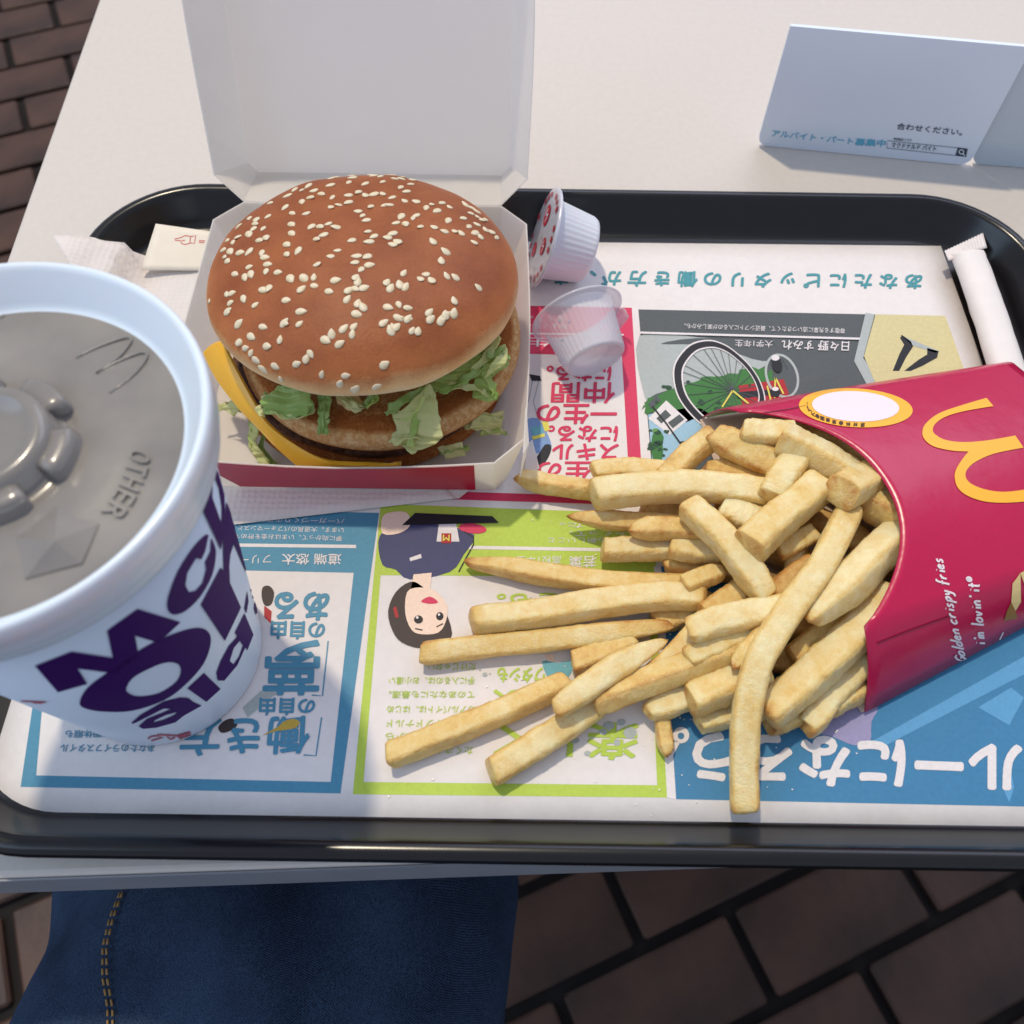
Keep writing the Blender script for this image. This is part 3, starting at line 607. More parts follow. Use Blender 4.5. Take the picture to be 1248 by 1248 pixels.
for co, nn in crown_seeds[:298]:
    if nn.z < 0: nn = -nn if nn.z < -.6 else nn
    o = bpy.data.objects.new('sesame_seed', sme); COL.objects.link(o); o.parent = crown
    yaw = random.gauss(-.9, .75); q = nn.to_track_quat('Z', 'X') @ Matrix.Rotation(yaw, 3, 'Z').to_quaternion() @ Matrix.Rotation(random.gauss(0, .12), 3, 'Y').to_quaternion()
    o.rotation_mode = 'QUATERNION'; o.rotation_quaternion = q; o.location = co + nn * .0001; s_ = random.uniform(.74, 1.08); o.scale = (s_, s_ * random.uniform(.9, 1.1), s_)
# cheese and lettuce
def leaf(name, pts, m, amp=.0015, freq=90, n=5, t=.0004, seed=0, wave=0, rag=1.6):
    """a thin leaf from an outline of photograph points with heights; subdivided and crumpled"""
    pp = [(Vector((a, b_)), z) for a, b_, z in pts]
    rr = random.Random(seed * 7 + 1)
    if rag:      # torn, ruffled outline
        q_ = []
        for i in range(len(pts)):
            A_, B_ = Vector(pts[i]), Vector(pts[(i + 1) % len(pts)]); k_ = max(1, int((A_ - B_).length / 5))
            for j in range(k_):
                p_ = A_.lerp(B_, j / k_); q_.append((p_.x + rr.uniform(-rag, rag), p_.y + rr.uniform(-rag, rag), p_.z + rr.uniform(-.0006, .0006)))
        pts = q_
    bm = bmesh.new(); vv = [bm.verts.new((a, b_, z * 1000)) for a, b_, z in pts]
    tri = tessellate_polygon([[Vector((a, b_, 0)) for a, b_, z in pts]])
    for t_ in tri:
        try: bm.faces.new([vv[i] for i in t_])
        except ValueError: pass
    for _ in range(7):
        es = [e for e in bm.edges if e.calc_length() > n]
        if not es: break
        bmesh.ops.subdivide_edges(bm, edges=es, cuts=1); bmesh.ops.triangulate(bm, faces=bm.faces[:])
    for v in bm.verts:
        p = P(v.co.x, v.co.y, v.co.z / 1000)
        k_ = Vector((p.x * freq + seed, p.y * freq, seed * 1.7))
        p.z += amp * noise.noise(k_) + wave * math.sin(p.x * 420 + seed) ; p.x += amp * .6 * noise.noise(k_ + Vector((7, 0, 0))); p.y += amp * .6 * noise.noise(k_ + Vector((0, 9, 0))); v.co = p
    bmesh.ops.recalc_face_normals(bm, faces=bm.faces); me = bpy.data.meshes.new(name); bm.to_mesh(me); bm.free()
    me.polygons.foreach_set('use_smooth', [True] * len(me.polygons)); o = link(name, me, m, bu); thick(o, t, 0); return o
def B3(l): return [(230 + x / 2.971, 380 + y / 2.971, z) for x, y, z in l]
co_ = B3([(58, 150, .034), (108, 245, .0325), (185, 345, .0305), (250, 412, .0285), (335, 500, .0250), (430, 576, .0205), (520, 586, .0190), (640, 592, .0200), (757, 566, .0220)])
ci_ = B3([(125, 108, .041), (165, 190, .0400), (235, 320, .0360), (292, 408, .0325), (400, 490, .0285), (500, 536, .0265), (590, 550, .0255), (700, 548, .0250), (770, 552, .0240)])
A_, B_ = smoothline([P(*p) for p in co_], 60), smoothline([P(*p) for p in ci_], 60); vs, fs = [], []
for a, b_ in zip(A_, B_):
    for k_ in range(7):
        t = k_ / 6; p = a.lerp(b_, t); p.z += .0012 * math.sin(math.pi * t) + .0003 * noise.noise(p * 60); vs.append(p)
for i in range(59):
    for k_ in range(6): a = i * 7 + k_; fs.append((a, a + 1, a + 8, a + 7))
o = mk('cheese_slice', vs, fs, m_cheese, bu); thick(o, .0018, 0); bevel(o, .0006, 3)
leaf('lettuce_leaf', B3([(262, 320, .0475), (345, 255, .049), (420, 262, .049), (452, 335, .0470), (430, 378, .0435), (345, 385, .0425), (280, 382, .043)]), m_letd, .0022, 120, 4, seed=1)
leaf('lettuce_leaf', B3([(468, 280, .0465), (515, 275, .0465), (505, 440, .0400), (468, 436, .0400)]), m_letd, .0012, 120, 4, seed=2)
leaf('lettuce_leaf', B3([(640, 350, .0415), (690, 285, .0455), (660, 285, .0455), (632, 330, .0425)]), m_letd, .001, 120, 4, seed=3)
leaf('lettuce_leaf', B3([(735, 362, .043), (790, 350, .046), (865, 265, .050), (905, 330, .047), (915, 440, .041), (880, 475, .037), (808, 507, .034), (770, 482, .035), (720, 470, .036), (750, 420, .039)]), m_let2, .0026, 130, 4, seed=4)
leaf('lettuce_leaf', B3([(740, 385, .0455), (800, 385, .048), (868, 262, .052), (850, 330, .050), (790, 395, .0475)]), m_let, .0012, 130, 4, seed=14)
leaf('lettuce_leaf', B3([(870, 275, .0460), (985, 180, .0490), (1110, 70, .0510), (1120, 130, .050), (1150, 120, .0485), (1155, 195, .046), (1100, 240, .0455), (1115, 310, .041), (1085, 328, .040), (1025, 310, .041), (1030, 230, .0450), (950, 260, .0455), (900, 292, .0455)]), m_let, .0026, 110, 4, seed=5)
leaf('lettuce_leaf', B3([(1075, 240, .0490), (1100, 180, .0500), (1150, 118, .050), (1152, 190, .048), (1105, 225, .0475)]), m_let2, .0016, 110, 4, seed=6)
leaf('pickle_onion', B3([(520, 285, .0435), (560, 292, .0440), (640, 345, .0415), (610, 368, .0412), (570, 345, .042)]), m_let2, .0006, 80, 5, seed=7)
leaf('lettuce_shred', B3([(118, 350, .020), (170, 320, .022), (205, 345, .022), (165, 382, .018)]), m_let2, .001, 120, 4, seed=8)
leaf('lettuce_shred', B3([(225, 400, .020), (262, 400, .022), (245, 470, .017), (300, 560, .011), (330, 590, .009), (280, 580, .009), (215, 490, .014)]), m_let2, .0006, 100, 4, seed=9)
leaf('lettuce_shred', B3([(190, 580, .009), (215, 552, .010), (235, 575, .009), (225, 585, .009)]), m_let, .0008, 120, 4, seed=10)
leaf('lettuce_shred', B3([(1010, 425, .024), (1060, 370, .026), (1140, 360, .024), (1135, 400, .020), (1150, 450, .017), (1090, 440, .019)]), m_let2, .0014, 130, 4, seed=11)
leaf('lettuce_shred', B3([(900, 490, .022), (990, 470, .022), (1000, 520, .018), (930, 535, .018)]), m_let2, .0010, 130, 4, seed=12)
def shred(pts, w, m, seed):
    """a curled thin strip of lettuce along photograph points with heights"""
    L = smoothline([P(*p) for p in pts], 18); vs, fs = [], []
    for i, p in enumerate(L):
        t = (L[min(i + 1, 17)] - L[max(i - 1, 0)]).normalized(); u = t.cross(Vector((0, 0, 1))).normalized(); n_ = u.cross(t)
        tw = 1.1 * noise.noise(Vector((i * .22, seed, 3))) * 2; u2 = u * math.cos(tw) + n_ * math.sin(tw)
        ww = w * (.65 + .5 * noise.noise(Vector((i * .3, seed * 2.1, 1)))) * min(1, .4 + i * .3, .4 + (17 - i) * .3)
        lift = n_ * (.0012 * noise.noise(Vector((i * .35, seed, 8))))
        for k_ in (-1, -.3, .4, 1): vs.append(p + u2 * (k_ * ww) + lift + n_ * (.0006 * (k_ * k_) - .0004 + .0004 * noise.noise(Vector((i * .8, k_, seed)))))
    for i in range(17):
        for k_ in range(3): a = i * 4 + k_; fs.append((a, a + 1, a + 5, a + 4))
    o = mk('lettuce_shred', vs, fs, m, bu); thick(o, .00035, 0)
for i, (pts, w) in enumerate([
    ([(322, 478, .047), (345, 494, .0455), (372, 500, .0440)], .0022), ([(330, 500, .0445), (360, 508, .0430), (384, 498, .0435)], .0020), ([(350, 470, .048), (372, 486, .0465), (380, 505, .0430)], .0024),
    ([(386, 470, .047), (393, 495, .0440), (391, 528, .0400)], .0016), ([(402, 474, .046), (422, 488, .0435), (440, 500, .0420)], .0018), ([(448, 476, .0465), (458, 486, .0445), (446, 497, .0425)], .0016),
    ([(470, 505, .0435), (490, 490, .0465), (520, 474, .0490)], .0026), ([(478, 540, .0370), (498, 535, .0385), (520, 532, .0385)], .0026), ([(500, 545, .0365), (505, 520, .0420), (522, 480, .0480)], .0022),
    ([(535, 478, .0475), (562, 466, .0480), (590, 446, .0490)], .0026), ([(545, 470, .0470), (575, 472, .0450), (596, 482, .0425)], .0022), ([(588, 452, .0480), (600, 470, .0440), (604, 488, .0400)], .0024), ([(594, 436, .0500), (612, 426, .0495), (618, 440, .0465)], .0024),
    ([(575, 455, .0485), (600, 425, .0505), (606, 408, .051)], .0022), ([(262, 498, .0190), (282, 492, .0200), (296, 500, .0190)], .0020), ([(306, 512, .0190), (308, 540, .0150), (330, 568, .0100)], .0018), ([(330, 520, .018), (318, 545, .013), (340, 572, .009)], .0016),
    ([(566, 522, .0210), (590, 512, .0235), (614, 508, .0225)], .0022), ([(585, 530, .0190), (605, 524, .0195), (618, 530, .0170)], .0016), ([(536, 552, .0200), (555, 545, .0205), (572, 548, .0195)], .0020), ([(330, 482, .0470), (316, 496, .0440), (322, 508, .0420)], .0018)]):
    shred(pts, w, (m_letd, m_let, m_let2)[(i * 2 + (i > 13)) % 3], i * 1.9)
m_sauce = mat('pale_sauce', (226, 190, 128), .3, .5)
leaf('sauce_drip', [(405, 470, .0420), (430, 474, .0425), (444, 492, .0405), (432, 503, .0400), (412, 492, .0405)], m_sauce, .0004, 90, 5, .0012, seed=31, rag=.8)
base(bu, (BX, BY, .0062))

# ------------------------------------------------------------------ drink cup
KX, KY = -.1188, .1130
m_cup = mat('white_cup_paper', (224, 236, 250), .36, .45, noise_=(30, .02)); m_rim = mat('milky_lid_rim', (226, 236, 248), .24, .5, Subsurface_Weight=.15); m_lid = mat('frosted_lid', (160, 154, 146), .25, .5, noise_=(20, 1, (112, 108, 106)), bump=(260, .10, .0006), Coat_Weight=.4, Coat_Roughness=.15)
m_pur = mat('purple_print', (60, 12, 98), .62, .15)
cu = empty('drink_cup', 'large white paper drink cup with purple lettering and plastic lid', 'cup')
body = mk('cup_body', *lathe([(.0300, .0085), (.0312, .0048), (.0326, .0046), (.0329, .0060), (.0466, .1222), (.0458, .1222)], 128, c=(KX, KY)), m_cup, cu)
cbv = bvh(body); K5 = lambda l: Z(0, 560, 3.4675, l)
glyphs = [
 [K5([(147, 868), (300, 808), (475, 835), (450, 720), (578, 628), (760, 685), (668, 772), (568, 742), (585, 832), (480, 900), (327, 880), (368, 945), (245, 980)])],
 [K5([tuple(p[:2]) for p in loopsmooth([(337, 1022), (370, 960), (470, 885), (600, 795), (720, 738), (820, 710), (872, 722), (888, 770), (858, 860), (780, 950), (690, 1015), (560, 1058), (440, 1062), (360, 1048)], 4)]), K5([tuple(p[:2]) for p in loopsmooth([(532, 965), (560, 920), (630, 880), (700, 855), (750, 862), (762, 895), (740, 940), (670, 985), (590, 998), (548, 988)], 4)])],
 [K5([tuple(p[:2]) for p in loopsmooth([(878, 318), (850, 328), (800, 385), (745, 475), (710, 570), (703, 615), (712, 642), (738, 653), (785, 635), (845, 575), (892, 490), (908, 410), (904, 364)], 3)] + [(886, 385), (862, 432), (868, 462), (852, 520), (822, 553), (795, 558), (780, 530), (788, 478), (825, 415), (848, 420), (864, 385)])],
 [K5([(878, -30), (892, 0), (920, 60), (945, 150), (948, 260), (930, 380), (853, 215)]), K5([(897, 58), (922, 120), (934, 200), (933, 272), (893, 160)])],
 [K5([(845, 612), (928, 455), (942, 470), (938, 330), (953, 178), (990, 270), (1040, 440), (1035, 472), (985, 355), (970, 400), (965, 450), (968, 520), (1015, 625), (948, 765)])],
 [K5([(790, 965), (860, 900), (930, 968), (870, 1022)])],
 [K5([(990, 730), (1030, 650), (1068, 740), (1042, 805), (1034, 792), (1000, 868), (945, 933), (918, 932), (912, 900), (930, 850), (965, 785), (1000, 748)]), K5([(968, 850), (985, 865), (1008, 832), (1025, 785), (1010, 765), (985, 795)])],
 [K5([(555, 1110), (590, 1078), (690, 1020), (760, 1003), (795, 1006), (815, 1022), (850, 1038), (775, 1080), (740, 1108), (660, 1130), (605, 1135), (585, 1125), (620, 1093), (700, 1062), (722, 1050), (690, 1050), (640, 1075), (575, 1108), (560, 1114)]), K5([(645, 1110), (690, 1098), (735, 1078), (748, 1064), (700, 1077), (655, 1098)])],
 [K5([(1056, 460), (1070, 515), (1082, 580), (1070, 602), (1054, 545)])], [K5([(1074, 600), (1090, 640), (1079, 655), (1071, 632)])], [K5([(1042, 555), (1047, 600), (1038, 650), (1030, 628)])]]
for g in glyphs: decal('cup_letter', [g], m_pur, cu, cbv, 4, 4)
i_cr = mat('cup_red_print', (190, 60, 90), .5)
for l in ([(625, 1178), (640, 1168), (665, 1165), (690, 1172), (660, 1180), (640, 1186)], [(665, 1160), (745, 1165)], [(705, 1168), (720, 1180), (740, 1172)], [(750, 1172), (805, 1150)], [(758, 1178), (806, 1160)], [(745, 1166), (800, 1150)], [(90, 1018), (195, 1022)], [(140, 1024), (180, 1026)]): strokes('cup_small_print', [K5(l)], 1.6, i_cr, cu, cbv, 4, 8)
rim = mk('lid_rim', *lathe([(.0462, .1206), (.0490, .1198), (.0498, .1203), (.0500, .1215), (.0501, .1242), (.0503, .1247), (.0510, .1251), (.0511, .1256), (.0512, .1292), (.0515, .1298), (.0517, .1334), (.0516, .1346), (.0511, .1354), (.0504, .1356), (.0497, .1352), (.0491, .1342), (.0474, .1316), (.0450, .1278), (.0443, .1268), (.0438, .1264), (.0432, .1262)], 144, c=(KX, KY)), m_rim, cu)
LZ = .1262
pr_ = [(.0434, LZ), (.041, LZ - .0003), (.030, LZ), (.020, LZ + .0004), (.0190, LZ + .0002), (.0172, LZ), (.0158, LZ + .0012), (.0150, LZ + .0050), (.0140, LZ + .0064), (.0125, LZ + .0068), (.0112, LZ + .0064), (.0100, LZ + .0052), (.0060, LZ + .0050), (.0004, LZ + .0046)]
lid = mk('cup_lid', *lathe(pr_, 128, c=(KX, KY)), m_lid, cu)
def lug(ang):
    """rounded lug at the foot of the hub: a swept block"""
    vs, fs = [], []; n_ = 9; hh = [(0, .0), (.0, .0042), (.0006, .0047), (.0042, .0047), (.0050, .0042), (.0054, .0022), (.0060, 0)]
    for i in range(n_):
        a = ang + math.radians(-19 + 38 * i / (n_ - 1)); f_ = 1 if 0 < i < n_ - 1 else .9
        for r, z in hh: vs.append((KX + (.0143 + r * 1.05 * f_) * math.cos(a), KY + (.0143 + r * 1.05 * f_) * math.sin(a), LZ + z * f_))
    m_ = len(hh)
    for i in range(n_ - 1):
        for j in range(m_ - 1): fs.append((i * m_ + j, i * m_ + j + 1, (i + 1) * m_ + j + 1, (i + 1) * m_ + j))
    fs += [tuple(range(m_)), tuple((n_ - 1) * m_ + j for j in range(m_))]
    o = mk('lid_lug', vs, fs, m_lid, lid)
for k_ in range(6): lug(math.radians(-4 + 60 * k_))
c4z = lambda l: [P(x / 3.67, 300 + y / 3.67, LZ + .0000) for x, y in l]
mk('embossed_arches', *tubes([smoothline(c4z(l), 14) for l in ([(340, 500), (430, 455), (520, 420), (570, 408), (588, 418), (570, 450), (540, 490)], [(432, 570), (510, 525), (600, 485), (645, 475), (658, 490), (630, 540), (570, 600), (490, 658)])] + [c4z([(540, 490), (432, 570)])], .00036), m_lid, lid)
lb = bvh(lid)
def raised(body_, p0, p1, up, hgt):
    me = text_mesh(body_); xs = [v.co.x for v in me.vertices]; ys = [v.co.y for v in me.vertices]; x0, x1, y0, y1 = min(xs), max(xs), min(ys), max(ys)
    for v in me.vertices:
        a = (v.co.x - x0) / (x1 - x0); b_ = (v.co.y - y0) / (y1 - y0); q_ = Vector(p0).lerp(Vector(p1), a) + Vector(up) * b_; v.co = P(q_.x, q_.y, LZ + .0003)
    o = link('embossed_lettering', me, m_lid, lid); md = o.modifiers.new('h', 'SOLIDIFY'); md.thickness = hgt; md.offset = 0; return o
for ch, a, b_ in (('O', (590, 905), (570, 950)), ('T', (570, 965), (555, 1010)), ('H', (552, 1022), (530, 1068)), ('E', (525, 1080), (500, 1122)), ('R', (490, 1135), (452, 1190))):
    n_ = Vector((b_[0] - a[0], b_[1] - a[1])); u_ = Vector((-n_.y, n_.x)).normalized() * -98
    raised(ch, (a[0] / 3.67, 300 + a[1] / 3.67), (b_[0] / 3.67, 300 + b_[1] / 3.67), (abs(u_.x) / 3.67, abs(u_.y) * .8 / 3.67), .0006)
pk = P(66, 660, LZ + .0034); ring = [P(x / 3.4675, 560 + y / 3.4675, LZ + .0001) for x, y in ((60, 330), (150, 260), (245, 185), (320, 240), (418, 272), (385, 360), (345, 440), (240, 470), (105, 505), (85, 420))]
ring = [(q if i % 2 == 0 else q.lerp(Vector((pk.x, pk.y, q.z)), .03)) for i, q in enumerate(ring)]
mk('lid_button', [pk] + ring, [(0, 1 + i, 1 + (i + 1) % len(ring)) for i in range(len(ring))], m_lid, lid, smooth=False)
strokes('embossed_ring', [[(0, 388), (6, 384), (4, 376)]], 1.5, m_lid, lid, lb, 4)
base(cu, (KX, KY, .0046))

# ------------------------------------------------------------------ creamers
m_pp = mat('white_plastic', (226, 230, 240), .35, .5, Subsurface_Weight=.15); m_foil = mat('peel_lid', (206, 206, 218), .3, .6, noise_=(500, .15), Metallic=.2); i_fr = mat('peel_red_print', (176, 40, 60), .4)
m_clr = bpy.data.materials.new('clear_plastic'); m_clr.use_nodes = True; nt = m_clr.node_tree; pb = nt.nodes['Principled BSDF']; pb.inputs['Base Color'].default_value = lin((238, 240, 244)); pb.inputs['Roughness'].default_value = .12
tp_ = nt.nodes.new('ShaderNodeBsdfTransparent'); tp_.inputs[0].default_value = (.95, .95, .99, 1); mx = nt.nodes.new('ShaderNodeMixShader'); mx.inputs[0].default_value = .42
nt.links.new(tp_.outputs[0], mx.inputs[1]); nt.links.new(pb.outputs[0], mx.inputs[2]); nt.links.new(mx.outputs[0], nt.nodes['Material Output'].inputs[0])
def ribbed(prof, n, ribs, amp, sel):
    vs, fs = lathe(prof, n); out = []
    for i, p in enumerate(vs):
        p = Vector(p); j = i // n
        if j in sel:
            a = math.atan2(p.y, p.x); k_ = 1 + amp * math.cos(ribs * a); p.x *= k_; p.y *= k_
        out.append(p)
    return out, fs
def orient(o, foot, axis, roll=0):
    """local +z runs from the mouth to the small end"""
    o.matrix_world = Matrix.Translation(foot) @ axis.to_track_quat('Z', 'Y').to_matrix().to_4x4() @ Matrix.Rotation(roll, 4, 'Z')
a0 = P(662, 290, .0222); ax = Vector((.93, -.02, -.30)).normalized()
ck = empty('creamer_cup', 'sealed white creamer pot lying on its side with red printed peel lid', 'creamer', 'coffee creamer pots')
prof = [(.0190, .0000), (.0192, .0006), (.0190, .0011), (.0160, .0012), (.0152, .0018), (.0150, .0040), (.0148, .0042), (.0128, .0185), (.0122, .0200), (.0108, .0206), (.0004, .0206)]
mk('pot', *ribbed(prof, 160, 40, .012, (6, 7)), m_pp, ck)
fo = mk('peel_lid', *lathe([(.0004, -.0006), (.010, -.0005), (.0180, -.0003), (.0192, -.0002), (.0193, .0004)], 64), m_foil, ck)
orient(ck, a0, ax); ck.scale = (1.12, 1.12, 1.05)
M0 = ck.matrix_world.copy()
pv = []; pf = []
random.seed(12)
for i in range(26):                       # red print on the peel lid: small blocks round the rim and a round emblem
    a = 2 * math.pi * i / 26; r = .0166; w = .0011; 
    c_, s_ = math.cos(a), math.sin(a); hgt = random.uniform(.0008, .0016)
    b0 = len(pv); 
    for du, dv in ((-w, -hgt), (w, -hgt), (w, hgt), (-w, hgt)): pv.append((c_ * (r + dv) - s_ * du, s_ * (r + dv) + c_ * du, -.00075))
    if i % 4: pf.append((b0, b0 + 1, b0 + 2, b0 + 3))
for cx, cy, rr in ((.006, .006, .0042), (-.007, .002, .0034), (.002, -.0085, .0030)):
    b0 = len(pv); pv += [(cx + rr * math.cos(t * math.pi / 8), cy + rr * math.sin(t * math.pi / 8), -.00085) for t in range(16)]; pf.append(tuple(range(b0, b0 + 16)))
mk('peel_print', pv, pf, i_fr, fo, smooth=False)
me = text_mesh('M'); b0 = []
for cx, cy, k_ in ((.006, .006, .0062), (-.007, .002, .005)):
    m2 = me.copy()
    for v in m2.vertices: v.co = (cx - (v.co.x - .42) * k_, cy + (v.co.y - .36) * k_, -.00096)
    link('emblem', m2, m_pp, fo)
a0 = P(703, 384, .0212); a1 = P(729, 447, .0165); ax = (a1 - a0).normalized()
ce = empty('creamer_cup', 'emptied translucent creamer pot lying on its side over the pink panel', 'creamer', 'coffee creamer pots')
prof = [(.0192, .0007), (.0194, .0002), (.0190, -.0002), (.0160, -.0001), (.0155, .0006), (.0150, .0030), (.0148, .0032), (.0126, .0210), (.0122, .0218), (.0112, .0222), (.0108, .0206), (.0004, .0206)]
o = mk('pot', *ribbed(prof, 160, 40, .010, (6, 7)), m_clr, ce); thick(o, .0005, 0)
vs, fs = [], []
for i in range(7):
    a = math.radians(-16 + 32 * i / 6)
    for r, z in ((.0188, .0002), (.0215, .0002), (.0222, .0014), (.0222, .0050)): vs.append((r * math.cos(a), r * math.sin(a), z))
for i in range(6):
    for j in range(3): fs.append((i * 4 + j, i * 4 + j + 1, i * 4 + j + 5, i * 4 + j + 4))
o = mk('pull_tab', vs, fs, m_clr, ce); thick(o, .0005, 0)
m_drop = mat('clear_drop', (240, 244, 255), .05, .6, Transmission_Weight=.8)
random.seed(5)
for i in range(9):
    bmd = bmesh.new(); bmesh.ops.create_icosphere(bmd, subdivisions=2, radius=random.uniform(.0004, .0008)); a = random.uniform(2.6, 4.6); z = random.uniform(.006, .019); r = .0149 - (z - .003) * .122
    for v in bmd.verts: v.co = v.co + Vector((r * math.cos(a), r * math.sin(a), z))
    me = bpy.data.meshes.new('droplet'); bmd.to_mesh(me); bmd.free(); me.polygons.foreach_set('use_smooth', [True] * len(me.polygons)); link('droplet', me, m_drop, ce)
orient(ce, a0, ax, math.radians(-25))

# ------------------------------------------------------------------ paper-wrapped stick
m_wrap = mat('wrapper_paper', (238, 228, 224), .6, .3, noise_=(120, .04), bump=(120, .35, .0008), Subsurface_Weight=.1)
wr = empty('wrapped_stick', 'white paper wrapped stick with crimped end in the corner of the tray', 'wrapped stick')
cl = [P(1179, 309, .0128), P(1185, 325, .0122), P(1203, 375, .0115), P(1223, 437, .0105), P(1262, 560, .0095), P(1290, 650, .0090)]
cl = smoothline(cl, 26); vs, fs = [], []; n = 20
for i, p in enumerate(cl):
    t = (cl[min(i + 1, 25)] - cl[max(i - 1, 0)]).normalized(); u = t.cross(Vector((0, 0, 1))).normalized(); v_ = u.cross(t)
    w_, h_ = .0071, .0046
    if i == 0: w_, h_ = .0074, .0008
    elif i == 1: w_, h_ = .0070, .0030
    for k_ in range(n):
        a = 2 * math.pi * k_ / n; q_ = 1 + .06 * noise.noise(Vector((k_ * .9, i * .55, 2)))
        vs.append(p + u * (math.copysign(abs(math.cos(a)) ** .8, math.cos(a)) * w_ * q_) + v_ * (math.copysign(abs(math.sin(a)) ** .9, math.sin(a)) * h_ * q_))
for i in range(25):
    for k_ in range(n): q_ = (k_ + 1) % n; fs.append((i * n + k_, i * n + q_, (i + 1) * n + q_, (i + 1) * n + k_))
fs.append(tuple(25 * n + k_ for k_ in range(n)))
mk('wrapper', vs, fs, m_wrap, wr)
e0, e1, e2, e3 = P(1151, 306, .0135), P(1198, 284, .0135), P(1203, 302, .0125), P(1156, 318, .0125)
vs, fs = [], []; N = 40
for j in range(5):
    for i in range(N + 1):
        p = e0.lerp(e1, i / N).lerp(e3.lerp(e2, i / N), j / 4); p.z += .0004 * math.sin(i / N * 2 * math.pi * 13); vs.append(p)
for j in range(4):
    for i in range(N): a = j * (N + 1) + i; fs.append((a, a + 1, a + N + 2, a + N + 1))
o = mk('crimped_end', vs, fs, m_wrap, wr); thick(o, .0003, 0)
base(wr, P(1205, 380, .0075))

# ------------------------------------------------------------------ menu stand
m_sign = mat('sign_card', (222, 232, 246), .35, .5, noise_=(40, .02)); m_side = mat('clear_sign_side', (190, 202, 212), .2, .5)
sg = empty('table_sign', 'upright white recruiting card with blue Japanese lettering behind the tray', 'table sign')
p0, p1, p2 = P(922, 178, 0), P(1180, 203, 0), P(1262, 207.5, 0)
hS = .062
def panel(a, b_, th_, name, m):
    d = (b_ - a).normalized(); nrm_ = Vector((-d.y, d.x, 0)); r = .005; pts = []
    L = (b_ - a).length
    out = [(r, 0)] + [(L - r, 0)] + [(L - r + r * math.sin(t), r - r * math.cos(t)) for t in (.5, 1.05, 1.57)] + [(L, hS), (0, hS)] + [(r - r * math.sin(t), r - r * math.cos(t)) for t in (1.57, 1.05, .5)]
    vs = [a + d * s_ + Vector((0, 0, .0006 + z)) for s_, z in out]; n_ = len(vs); vs += [v + nrm_ * th_ for v in vs]
    return mk(name, vs, [tuple(range(n_)), tuple(range(n_, 2 * n_))] + [(i, (i + 1) % n_, n_ + (i + 1) % n_, n_ + i) for i in range(n_)], m, sg, smooth=False)
front = panel(p0, p1, .002, 'front_card', m_sign)
d_ = (p1 - p0).normalized(); panel(p1 + d_ * .001 + Vector((0, .0015, 0)), P(1330, 211, 0), .002, 'side_card', m_side)
fb = bvh(front); i_sb = mat('sign_blue', (96, 178, 208), .5); i_sd = mat('sign_dark', (50, 66, 84), .5)
K7 = lambda l: Z(900, 150, 3.586, l)
def ST(body_, a, b_, up, m, bold=.01): text('lettering', body_, K7([a])[0], K7([b_])[0], (up[0] / 3.586, up[1] / 3.586), m, sg, fb, 3, bold)
ST('アルバイト・パート', (143, 56), (497, 92), (8, -27), i_sb, .02); ST('募集中', (508, 96), (640, 103), (6, -30), i_sb, .03); ST('マクドナルド バイト', (668, 104), (862, 122), (4, -22), i_sd, .015)
ST('合わせください。', (690, 26), (975, 54), (6, -28), i_sd, .012); ST('▼詳細はこちら', (675, 74), (755, 79), (3, -11), i_sd)
strokes('search_box', [K7([(648, 108), (652, 76), (1000, 112), (996, 146), (648, 108)])], .6, i_sd, sg, fb, 3)
decal('search_button', [K7([(948, 140), (958, 106), (1002, 111), (994, 147)])], i_sd, sg, fb, 3)
decal('search_icon', [[Z(900, 150, 3.586, ell(974, 124, 12, 11)), Z(900, 150, 3.586, ell(974, 124, 8, 7))]], m_sign, sg, fb, 5); strokes('search_icon', [K7([(981, 132), (989, 141)])], 1.2, m_sign, sg, fb, 5)
base(sg, (p0 + p1) / 2)

# ------------------------------------------------------------------ fries carton
m_cart = mat('crimson_carton', (190, 12, 72), .27, .55, noise_=(500, .06), bump=(46, .22, .0026)); m_cin = mat('carton_inside', (214, 190, 168), .7, .2)
ca_ = empty('fries_carton', 'crimson paper carton spilling fries to the left, yellow arches on its front', 'fries carton')
AO = Vector((.0993, .1562)); AA = Vector((.943, .333)).normalized(); AC = Vector((AA.y, -AA.x)); LEN = .124
def sec(s): # section numbers at fraction s along the carton: half width at the table, edge height, half width of the front face, its height
    e_ = s ** 1.0
    return .0645 + (.048 - .0645) * e_, .0060 + .003 * e_, .0448 + (.0405 - .0448) * e_, .0345 + (.0180 - .0345) * e_ ** 1.3
def cpt(s, w, z): q_ = AO + AA * (s * LEN) + AC * w; return Vector((q_.x, q_.y, z))
vs, fs = [], []; NS, NT = 26, 44; NSD = 6
cols = [('l', i / NSD) for i in range(NSD)] + [('f', i / NT) for i in range(NT + 1)] + [('r', i / NSD) for i in range(NSD - 1, -1, -1)]
for kind, t in cols:
    for j in range(NS + 1):
        if kind == 'f':
            c_ = 2 * t - 1; s0 = .005 + .250 * max(0, 1 - abs(c_) ** 2.3) ** .9 - .02
        else: s0 = -.015 + .0 * t
        s = s0 + (1 - s0) * j / NS; wo, ze, wc, zc = sec(max(s, 0))
        if kind == 'f': p = cpt(s, c_ * wc, zc + .0085 * (1 - c_ * c_) * (1 - .4 * s))
        else:
            sg_ = -1 if kind == 'l' else 1; w = wo + (wc - wo) * t; z = ze + (zc - ze) * t + .0035 * math.sin(math.pi * t) * (1 - .3 * s); p = cpt(s, sg_ * w, z)
        vs.append(p)
nc = len(cols)
for i in range(nc - 1):
    for j in range(NS): a = i * (NS + 1) + j; fs.append((a, a + 1, a + NS + 2, a + NS + 1))
